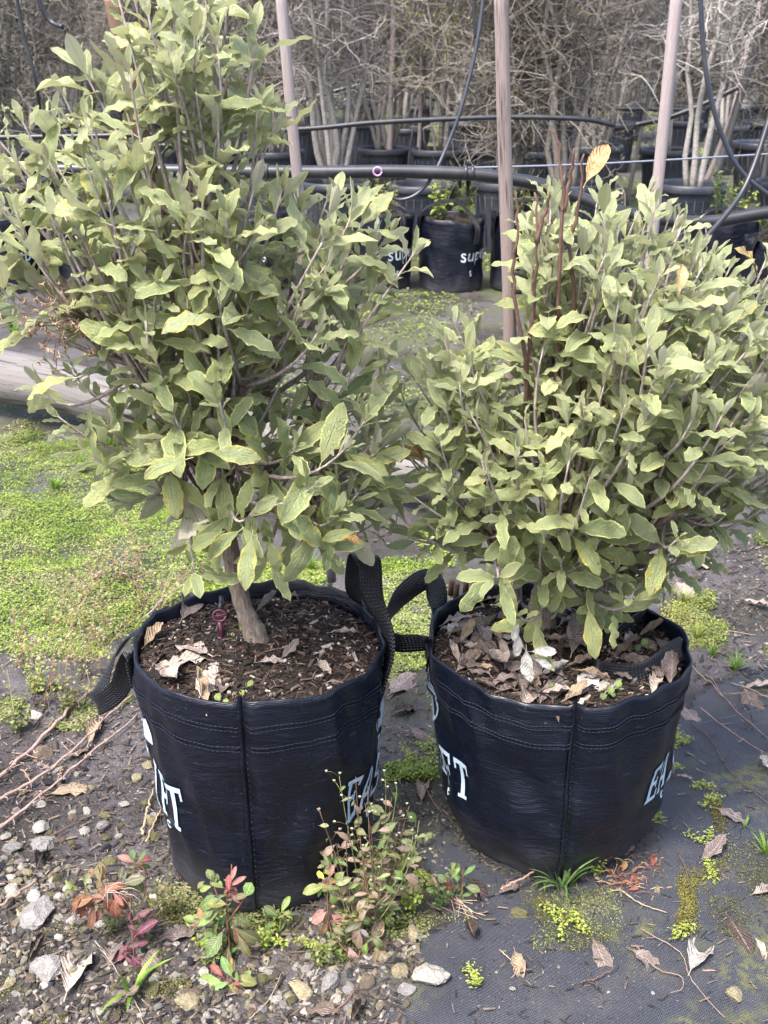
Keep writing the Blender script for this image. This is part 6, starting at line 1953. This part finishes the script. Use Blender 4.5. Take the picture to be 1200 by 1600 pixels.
# white-flowered weed between the bags
b = gp(575, 1450); b.z = 0
w4 = thing("flowering_weed", "lanky weed with tiny white flowers growing between the two bags", "weed", b)
m, fl = MB(), MB()
tips = [(530, 1212), (556, 1214), (515, 1246), (486, 1278), (498, 1262), (575, 1228), (602, 1218), (570, 1255), (545, 1290), (620, 1235), (612, 1246), (640, 1258), (646, 1300), (632, 1320), (560, 1300), (585, 1330), (606, 1350), (640, 1345), (532, 1340), (625, 1285), (520, 1300), (655, 1282)]
for i, (px, py) in enumerate(tips):
    bx = 575 + (px - 575) * .25 + rw.uniform(-20, 20); by = 1440 + rw.uniform(-25, 15)
    Yt = b.y + rw.uniform(-.05, .06)
    P0, P2 = wp(bx, by, b.y + rw.uniform(-.03, .03)), wp(px, py, Yt + .03)
    P1 = P0.lerp(P2, .5) + Vector((rw.gauss(0, .012), rw.gauss(0, .012), .01))
    P = bez(P0, P1, P2, 10)
    c = np.array((0.22, .13, .09)) if i % 3 else np.array((0.20, .22, .08))
    m.tube(P, [.0013 - .00008 * k for k in range(10)], 4, c)
    for q in range(4):
        k = rw.randint(4, 9)
        e = P[k] + Vector((rw.gauss(0, .014), rw.gauss(0, .01), rw.uniform(.004, .022)))
        m.tube([P[k], P[k].lerp(e, .6) + Vector((0, 0, .002)), e], .0006, 3, c)
        if rw.random() < .75:
            for j in range(6):
                a = 6.28 * j / 6 + rw.random(); d = Vector((math.cos(a), math.sin(a), .5)) * .0026
                s_ = Vector((-math.sin(a), math.cos(a), 0)) * .0011
                fl.add([tuple(e), tuple(e + d * .6 + s_), tuple(e + d), tuple(e + d * .6 - s_)], [(0, 1, 2, 3)], (0.50, .50, .42))
            fl.tube([e - Vector((0, 0, .002)), e], .0010, 4, (.3, .32, .08))
    for q in range(8):
        k = rw.randint(0, 8); p = P[k] + Vector((rw.gauss(0, .008), rw.gauss(0, .006), rw.gauss(0, .006)))
        px2, py2, _ = proj_np(np.array([tuple(p)]))
        leaf_at(w4, px2[0], py2[0], rw.uniform(13, 31), rw.choice([rw.uniform(-60, 60), rw.uniform(120, 240)]), p.y - .004, rw.choice(WLEAF), rw.choice([OLV, (0.20, .25, .08), (0.24, .27, .11), DRY, OLV, GREEN, (0.28, .20, .14)]), .5, .5, rw)
m.build("stem", M['stem'], w4); fl.build("blossom", M['herb'], w4)['kind'] = 'stuff'
weed("light green broad-leaved weed beside the white-flowered one, by the left bag", (520, 1470), [[(520, 1470), (513, 1430), (512, 1395), (516, 1350)], [(516, 1440), (540, 1432), (560, 1435)]],
     [(510, 1385, 44, 186, LGREEN), (512, 1376, 32, 68, PINK), (514, 1392, 36, 300, LGREEN), (508, 1376, 24, 130, (0.45, .42, .06)), (515, 1380, 28, 20, ORG), (512, 1424, 36, 215, PINK), (516, 1428, 34, 330, PINK), (512, 1432, 36, 255, (0.38, .24, .12)), (514, 1355, 26, 110, GREEN)])
weed("low brown and green weed among stones before the white-flowered weed", (560, 1500), [[(560, 1500), (565, 1470), (562, 1440)], [(560, 1500), (535, 1480), (522, 1462)]],
     [(562, 1450, 44, 262, DRY), (568, 1455, 40, 280, (0.30, .2, .15)), (535, 1480, 34, 240, LGREEN), (530, 1470, 30, 200, OLV), (545, 1478, 36, 290, (0.32, .2, .16)), (575, 1470, 36, 250, LGREEN), (540, 1462, 28, 150, OLV), (580, 1465, 30, 330, OLV), (590, 1480, 34, 255, DRY), (525, 1462, 26, 100, OLV), (548, 1456, 26, 40, OLV)], jit=0.3)


def tuft(label, px, py, n, h, w, cols, spread=.7, arch=.5, seed=1, group="grass tufts round the bags"):
    p = gp(px, py); p.z = gz(p.x, p.y)
    return weed_tuft("grass_tuft", label, "grass tuft", p, n, h, w, cols, spread, arch, group, seed)


GB = [(0.16, .30, .035), (0.22, .36, .05), (0.12, .24, .03)]
YB = [(0.30, .36, .06), (0.38, .38, .12), (0.24, .33, .05)]
tuft("broad-bladed bright green grass on the gravel at the lower edge", 208, 1550, 9, .075, .0075, GB, 1.0, .6, 3)
tuft("arching dark green grass at the front foot of the right bag", 880, 1392, 22, .095, .0050, [(0.10, .2, .05), (0.14, .25, .07), (0.2, .3, .1)], 1.0, .75, 4)
tuft("second arching grass beside the first, nearer the bag's seam", 850, 1385, 10, .07, .0042, [(0.10, .2, .05), (0.14, .25, .07)], 1.0, .7, 5)
tuft("upright broad green grass behind the white-flowered weed", 614, 1390, 8, .085, .0075, [(0.08, .17, .03), (0.13, .24, .04)], .5, .3, 6)
tuft("bright lime grass tuft on the mossy soil behind the right bag", 1148, 1052, 60, .045, .0016, GB, .9, .3, 7)
tuft("yellowish grass tuft close behind the right bag's rim", 1088, 1000, 60, .05, .0014, YB, .9, .3, 8)
tuft("fine green grass between the yellow tuft and the lime tuft", 1112, 1030, 50, .04, .0014, GB + YB, .9, .3, 9)
tuft("pale fine grass farther behind the right bag", 1070, 945, 70, .05, .0013, YB, 1, .3, 10)
tuft("bright grass tuft at the right edge of the weed mat", 1196, 1340, 36, .05, .0022, GB, .9, .4, 11)
tuft("bright tufted grass on the green cover under the left shrub", 130, 738, 90, .07, .0030, GB, .8, .3, 12)
tuft("small bright grass tuft on the green cover farther left", 86, 762, 60, .05, .0026, GB, .9, .3, 13)
tuft("bright grass patch just left of the shrub's low leaves", 168, 700, 90, .07, .0032, GB, .8, .3, 14)
tuft("fine grass behind the left bag's standing handle", 485, 888, 60, .05, .0018, GB, .9, .3, 15)
tuft("lime grass tuft beyond the log at the left edge", 18, 512, 60, .10, .006, GB, .8, .3, 16)
tuft("second lime grass tuft beyond the log, nearer it", 24, 530, 50, .08, .005, GB, .8, .3, 17)
tuft("tiny sprouting grass on the mat near the mossy strip", 1162, 1300, 8, .03, .0026, GB, 1, .5, 18)
tuft("short grass before the right bag near the moss", 1000, 1290, 14, .035, .0018, YB, 1, .4, 19)
# chickweed sprigs on the mat
def sprig(label, pts, seed, n=26, s0=.006, cols=None):
    r = random.Random(seed)
    P = catmull([gp(*p) for p in pts], 8)
    m = MB()
    for p in P: p.z = gz(p.x, p.y) + .012 + r.uniform(0, .005)
    m.tube(P, .0006, 4, (0.26, .28, .06))
    Ms, Ts, Cs = [], [], []
    for i in range(n * 3):
        p = P[r.randrange(len(P))]
        Ms.append(s0 * r.uniform(.6, 1.2)); Ts.append(tuple(p + Vector((r.gauss(0, .005), r.gauss(0, .005), r.uniform(-.002, .006))))); Cs.append(np.array(r.choice(cols or [(0.36, .42, .07), (0.42, .46, .10), (0.28, .36, .06)])) * r.uniform(.8, 1.15))
    s = np.array(Ms); N = len(Ms)
    V, F, C = scatter(HEX_V, HEX_F, rot_rand(N, .5, np.random.default_rng(seed)) @ aniso(N, s, s * .7, s), np.array(Ts), np.array(Cs))
    m.add(V, F, C)
    return tag(m.build("chickweed", M['herb']), label, "weed", "creeping chickweed on the weed mat")


for i, (lab, pts) in enumerate([("bright chickweed sprig at the right bag's side, by the dark leaf", [(1050, 1140), (1058, 1160), (1050, 1180)]), ("chickweed running along the dark leaf's tip by the right bag", [(1045, 1160), (1065, 1165), (1075, 1162)]),
                                ("chickweed clump low against the right bag's side", [(1010, 1268), (1022, 1285), (1030, 1295)]), ("chickweed trailing over moss near the right bag's printed letter", [(1030, 1210), (1045, 1208), (1062, 1210)]),
                                ("yellow chickweed sprig on the mat right of the moss", [(1082, 1245), (1098, 1240), (1110, 1250)]), ("chickweed sprig below the yellow one, on the moss", [(1096, 1278), (1108, 1268), (1122, 1262)]),
                                ("chickweed clump beside the mauve wet leaf", [(1075, 1318), (1098, 1328), (1108, 1315)]), ("chickweed string at the moss's lower end", [(1102, 1350), (1108, 1370), (1116, 1388)]),
                                ("chickweed before the right bag's seam", [(840, 1420), (862, 1440), (878, 1448), (874, 1480)]), ("chickweed on the black mat before the arching grass", [(895, 1440), (900, 1460), (915, 1475)]),
                                ("chickweed sprig near the greyish leaf on the mat", [(1050, 1478), (1062, 1468), (1075, 1465)]), ("chickweed under the weed by the left bag's foot", [(310, 1480), (325, 1490), (345, 1485)]),
                                ("chickweed clump between the left bag's foot and a seedling", [(405, 1470), (425, 1480), (445, 1490)]), ("chickweed among gravel left of the white-flowered weed", [(470, 1480), (490, 1490), (500, 1500)]),
                                ("chickweed on the mat below the white stone's corner", [(735, 1530), (740, 1545), (745, 1560)]), ("chickweed at the right bag's lower left foot", [(650, 1370), (665, 1380), (668, 1392)]), ("chickweed in the gap between bags near the rim", [(628, 1180), (640, 1195), (650, 1190)])]):
    sprig(lab, pts, 700 + i)
for px, py, k, sc, lab in [(604, 1452, 0, .30, "bushy small-leaved weed between the bags, nearest the tan leaf"), (640, 1425, 1, .26, "small-leaved weed at the gap's lower end by the right bag"), (545, 1478, 2, .28, "low brownish small-leaved weed before the left bag's right foot"),
                           (330, 1508, 0, .22, "small-leaved weed left of the red and green rosette"), (688, 1425, 3, .20, "dark green small-leaved weed touching the pink-tipped one"), (418, 1486, 1, .20, "tiny bright weed just before the small seedling"),
                           (268, 1432, 2, .24, "small weed against the left bag's left foot"), (500, 1512, 0, .22, "small olive weed among the gravel before the broad-leaved weed"), (575, 1405, 2, .40, "taller brownish weed tangled with the white-flowered one"),
                           (620, 1360, 0, .36, "tall small-leaved weed leaning on the right bag's lower left"), (180, 1460, 2, .26, "brownish tangle of small leaves under the red-leaved weed"), (225, 1470, 2, .22, "small olive weed right of the red-leaved weed"),
                           (930, 1372, 1, .18, "tiny bright weed by the second arching grass"), (30, 1150, 0, .34, "leafy weed at the left edge behind the dry stems"), (110, 1120, 2, .32, "brownish leafy weed between the dry stems' upper ends"),
                           (60, 1090, 1, .30, "bright leafy weed at the left edge, farther back"), (205, 1065, 0, .28, "leafy weed just under the left bag's hanging handle")]:
    p = gp(px, py)
    herb(lab, Vector((p.x, p.y, gz(p.x, p.y))), k, sc, "small weeds round the bags")
# orange dry weed at the right bag's foot
b = gp(990, 1385); b.z = 0
wd = thing("dry_weed", "orange-brown dried weed at the right bag's front right foot", "weed", b)
m = MB()
for i in range(60):
    px, py = 985 + rw.gauss(0, 26), 1372 + rw.gauss(0, 16); a = rw.uniform(0, 6.28); l = rw.uniform(12, 40)
    Y = gp(px, py).y
    q0, q2 = wp(px, py, Y - .004), wp(px + math.cos(a) * l, py - abs(math.sin(a)) * l * .6, Y - .01)
    m.tube(bez(q0, q0.lerp(q2, .5) + Vector((rw.gauss(0, .005), 0, .012)), q2, 5), .0007, 3, np.array(rw.choice([(0.36, .13, .06), (0.45, .26, .12), (0.30, .10, .06), (0.5, .4, .25)])))
m.build("stem", M['twig'], wd)
for i in range(26):
    px, py = 985 + rw.gauss(0, 25), 1370 + rw.gauss(0, 15)
    leaf_at(wd, px, py, rw.uniform(10, 20), rw.uniform(0, 360), gp(px, py).y - .012, rw.choice(WLEAF), rw.choice([RUST, ORG, DRY, RUST, RED]), .4, .5, rw)
# dry spindly weeds left of the left bag
for i, (px, py, lab) in enumerate([(75, 1110, "spindly dry weed with pale seed tufts, nearest the lower left"), (125, 1060, "spindly dry weed behind the long dry stems"), (185, 1000, "spindly reddish weed just left of the left bag's handle"), (240, 950, "spindly weed behind the left bag's left rim"),
                                   (95, 975, "thin brown weed standing in the green cover at left"), (150, 930, "thin branching weed farther back in the green cover"), (40, 1060, "sprawling small-leaved weed at the left picture edge"), (215, 905, "white-flecked weed in the green cover behind the left bag")]):
    p = gp(px, py); p.z = gz(p.x, p.y)
    t = thing("dry_weed", lab, "weed", p, "spindly weeds beside the left bag")
    m, sd, Ms, Ts, Cs = MB(), MB(), [], [], []
    for k in range(11):
        a = rw.uniform(0, 6.28); h = rw.uniform(.05, .14); o = rw.uniform(.03, .16)
        q0 = p + Vector((rw.gauss(0, .03), rw.gauss(0, .03), 0)); q2 = q0 + Vector((math.cos(a) * o, math.sin(a) * o, h))
        P = bez(q0, q0.lerp(q2, .5) + Vector((0, 0, .03)), q2, 7)
        c = np.array(rw.choice([(0.24, .14, .10), (0.30, .22, .14), (0.22, .10, .09), (0.25, .24, .10)]))
        m.tube(P, [.0011 - .0001 * j for j in range(7)], 3, c)
        for q in range(5):
            j = rw.randint(2, 6); e = P[j] + Vector((rw.gauss(0, .022), rw.gauss(0, .022), rw.uniform(0, .025)))
            m.tube([P[j], e], .0005, 3, c, cap=False)
            Ms.append(.0034); Ts.append(tuple(e)); Cs.append((0.62, .60, .48))
            Ms.append(.0034); Ts.append(tuple(e + Vector((.002, .001, .001)))); Cs.append((0.55, .55, .42))
            for _ in range(3):
                Ms.append(rw.uniform(.005, .011)); Ts.append(tuple(P[rw.randint(1, 6)] + Vector((rw.gauss(0, .008), rw.gauss(0, .008), 0)))); Cs.append(rw.choice([(0.22, .26, .07), (0.30, .33, .12), (0.26, .17, .10), (0.34, .38, .08)]))
    N = len(Ms); s = np.array(Ms)
    V, F, C = scatter(HEX_V, HEX_F, rot_rand(N, 1.0, np.random.default_rng(i)) @ aniso(N, s, s * .8, s), np.array(Ts), np.array(Cs))
    sd.add(V, F, C)
    m.build("stem", M['twig'], t); f = sd.build("foliage", M['herb'], t); f['kind'] = 'stuff'
# seedlings in the bags
def seedling(label, px, py, bag, leaves):
    z = bag.H - .018
    p = gp(px, py, z)
    t = thing("seedling", label, "seedling", p)
    m = MB(); m.tube([p, p + Vector((0, 0, .012))], .0008, 4, (.25, .3, .08)); m.build("stem", M['stem'], t)
    for dx, dy, l, a, c in leaves:
        leaf_at(t, px + dx, py + dy, l, a, p.y - .006, ROUND[0] if l < 16 else WLEAF[2], c, .6, .2, rw)


seedling("bright green four-leaved seedling against the trunk in the left bag", 373, 1000, bagL, [(2, -12, 24, 75, LGREEN), (0, -8, 24, -20, (0.38, .5, .09)), (-2, -10, 18, 190, LGREEN), (-2, 2, 18, 235, LGREEN)])
seedling("tiny two-leaved seedling on the soil before the trunk in the left bag", 385, 1078, bagL, [(0, -4, 16, 50, LGREEN), (-2, 0, 12, 220, LGREEN)])
seedling("tiny seedling at the left bag's front rim", 344, 1100, bagL, [(0, -4, 14, 120, LGREEN), (2, -2, 12, 20, LGREEN)])
seedling("tiny seedling at the back right of the left bag's soil", 512, 928, bagL, [(2, -4, 16, 80, GREEN), (-2, 0, 12, 200, GREEN)])
for px, py, lab in ((811, 1058, "round-leaved seedling on the soil behind the right bag's seam"), (856, 1078, "round-leaved seedling right of the seam in the right bag"), (895, 975, "small dark seedling by the trunk in the right bag"), (1003, 1010, "pale seedling inside the fallen handle"),
                    (962, 1075, "small green seedling between front rim and fallen handle"), (950, 1085, "seedling at the right bag's front rim below the handle")):
    seedling(lab, px, py, bagR, [(0, 0, 14, 60, LGREEN), (0, 0, 13, 200, GREEN), (1, -3, 12, 340, GREEN)])

# key-shaped plant tag
b = gp(348, 1008, HL - .02)
tg = thing("plant_tag", "purple key-shaped plastic plant tag stuck in the left bag's soil", "plant tag", b)
c = wp(343, 962, b.y + .012); m = MB()
m.tube([c + _R * (math.cos(t) * .0105) + _U * (math.sin(t) * .0090) for t in np.linspace(0, 6.28, 22)], .0022, 6)
for k in (-1, 0, 1): m.tube([c + _R * (k * .004 - .006) + _U * -.007, c + _R * (k * .004 + .005) + _U * .007], .0010, 5)
m.tube([c + _R * -.011, c + _R * .011], .0012, 5)
m.build("head", M['magenta'], tg)
m = MB(); m.tube([c + _U * -.010, c.lerp(b, .5), b + Vector((0, 0, -.02))], [.0048, .0040, .0022], 4); m.build("spike", M['magenta'], tg)
m = MB(); m.tube([c + _U * .010 + _F * .004, c + _U * .020 + _F * .010 + _R * .002, c + _U * .028 + _F * .02], [.005, .0045, .004], 6); m.build("cap", M['pipe'], tg)
b = gp(748, 925, HR - .02)
tg = thing("plant_tag", "dark purple plant tag half hidden at the back of the right bag", "plant tag", b)
c = b + Vector((0, 0, .03)); m = MB(); m.tube([c + Vector((math.cos(t) * .012, 0, math.sin(t) * .01)) for t in np.linspace(0, 6.28, 18)], .003, 6); m.build("head", M['magenta'], tg)
m = MB(); m.tube([c + Vector((0, 0, -.01)), b + Vector((0, 0, -.015))], [.005, .003], 5); m.build("spike", M['magenta'], tg)
for i, (px, py) in enumerate(((704, 930), (712, 935), (727, 926))):
    b = gp(px, py, HR - .025); m = MB(); m.tube([b, b + Vector((0.002, 0, .03))], .0052, 8); tag(m.build("cut_stub", M['cane']), "short reddish cut stub standing by the right bag's back left rim, " + ["leftmost of three", "middle of three", "rightmost of three"][i], "stub", "cut stubs in the right bag")

# ------------------------------------------------------------------ twigs lying about
def twig(label, pts, r, col, lift=.006, group="dry twigs on the ground", knots=True, side=0):
    P = catmull([gp(*p) for p in pts], 8)
    n = len(P); m = MB()
    for i, p in enumerate(P):
        p.x += rw.gauss(0, r * .5); p.y += rw.gauss(0, r * .5)
        p.z = gz(p.x, p.y) + lift + (.008 if mat_mask(np.array([p.x]), np.array([p.y]))[0] else 0)
    m.tube(P, [r * (1 - .45 * i / n) * rw.uniform(.9, 1.15) for i in range(n)], 7, col)
    for k in range(side):
        i = rw.randrange(1, n - 1); a = rw.uniform(0, 6.28); l = rw.uniform(.01, .03)
        m.tube([P[i], P[i] + Vector((math.cos(a) * l, math.sin(a) * l, rw.uniform(.002, .014)))], [r * .4, r * .2], 4, col)
        for _ in range(3):
            e = P[i] + Vector((math.cos(a) * l, math.sin(a) * l, rw.uniform(.002, .014))); m.tube([e, e + Vector((rw.gauss(0, .004), rw.gauss(0, .004), rw.uniform(0, .005)))], r * .35, 3, tuple(x * 1.2 for x in col), cap=False)
    return tag(m.build("twig", M['twig']), label, "twig", group)


PK = (0.30, .215, .185)
twig("thickest long dry stem leaning from the lower left, uppermost of three", [(-30, 1248), (60, 1170), (132, 1103), (190, 1050)], .0042, PK, .012, side=9)
twig("long dry stem between two others, reaching the left bag", [(-30, 1285), (60, 1225), (140, 1160), (208, 1100)], .0034, PK, .012, side=14)
twig("lowest of three long dry stems beside the left bag", [(-30, 1330), (50, 1268), (130, 1195), (218, 1130)], .0032, PK, .012, side=14)
twig("grey twig rising behind the left bag's left rim", [(225, 985), (262, 945), (300, 920), (340, 905)], .0034, (0.28, .23, .19), .03)
twig("thin dark twig across the open mud left of the left bag", [(80, 1310), (120, 1290), (180, 1262)], .0012, (0.12, .08, .07))
twig("short brown stick at the left picture edge on the gravel", [(-20, 1440), (20, 1415), (58, 1382)], .0030, (0.26, .18, .13), .015)
twig("straw-coloured stalk against the left bag's foot, upper one", [(222, 1310), (230, 1275), (242, 1240)], .0022, (0.38, .29, .18), .01)
twig("straw-coloured stalk against the left bag's foot, lower one", [(228, 1322), (240, 1295), (252, 1272)], .0020, (0.34, .25, .15), .01)
twig("black-brown bent twig running down the mat at right", [(1078, 1138), (1110, 1165), (1128, 1200), (1150, 1232), (1210, 1282)], .0017, (0.09, .06, .05), side=5)
twig("pinkish needle-thin twig crossing the mat at right", [(1094, 1112), (1120, 1138), (1160, 1165), (1215, 1200)], .0010, (0.30, .2, .17))
twig("brown twig crossing under the cream leaf at right", [(1100, 1060), (1140, 1112), (1170, 1138), (1215, 1180)], .0015, (0.20, .13, .10), side=3)
twig("thin straight straw across the mat's far edge", [(1130, 1094), (1170, 1096), (1220, 1100)], .0009, (0.36, .25, .2))
twig("straw lying over the cream leaf at the mat's far edge", [(1140, 1080), (1180, 1092), (1220, 1110)], .0010, (0.36, .27, .2))
twig("long straw on the mossy soil behind the right bag", [(1036, 970), (1080, 978), (1130, 990), (1180, 1000)], .0012, (0.34, .25, .17))
twig("thin straw from the right bag's rim towards the mat", [(1065, 1020), (1085, 1050), (1120, 1090), (1140, 1110)], .0010, (0.34, .25, .17))
twig("brown stick lying before the right bag's seam", [(782, 1412), (815, 1395), (845, 1375), (872, 1360)], .0022, (0.26, .17, .13), .02)
twig("dark thin twig in the gap below the upright tan leaf", [(662, 1250), (680, 1280), (700, 1302)], .0014, (0.13, .08, .06), .03)
twig("brown twig on moss in the gap between the bags", [(618, 1138), (640, 1150), (662, 1160)], .0013, (0.14, .09, .07))
twig("pale thread-like root on the mat before the right bag", [(780, 1500), (800, 1520), (812, 1530), (798, 1545)], .0008, (0.35, .28, .2))
twig("curved pale root beside the mauve wavy leaf on the mat", [(1004, 1510), (1030, 1530), (1062, 1540), (1064, 1560), (1045, 1566)], .0010, (0.22, .16, .13))
twig("long thin stalk trailing down the mat near the mottled leaf", [(1000, 1465), (1060, 1500), (1080, 1545), (1130, 1600)], .0008, (0.28, .2, .16))
twig("dark stalk joined to the greyish leaf on the mat", [(905, 1550), (930, 1545), (960, 1530)], .0016, (0.10, .07, .06), side=4)
twig("short dark twig right of the moss on the mat", [(1060, 1345), (1072, 1380), (1075, 1410)], .0014, (0.10, .07, .06))
twig("pale stalk over the moss before the right bag", [(965, 1400), (1000, 1425), (1040, 1440)], .0012, (0.36, .28, .18))
twig("fine straw on the gravel by the broad-bladed grass", [(150, 1480), (180, 1520), (215, 1580), (225, 1610)], .0008, (0.34, .27, .2), .012)
twig("brown twig among the debris at the lower edge", [(520, 1600), (545, 1575), (560, 1550)], .0016, (0.16, .1, .08), .012)
twig("thin straw leaning across the small stones at the lower edge", [(390, 1600), (420, 1570), (440, 1530)], .0008, (0.34, .27, .2), .012)
twig("dark twig beside the small dark leaf before the mat", [(668, 1420), (700, 1440), (722, 1450)], .0013, (0.10, .07, .06), .012)
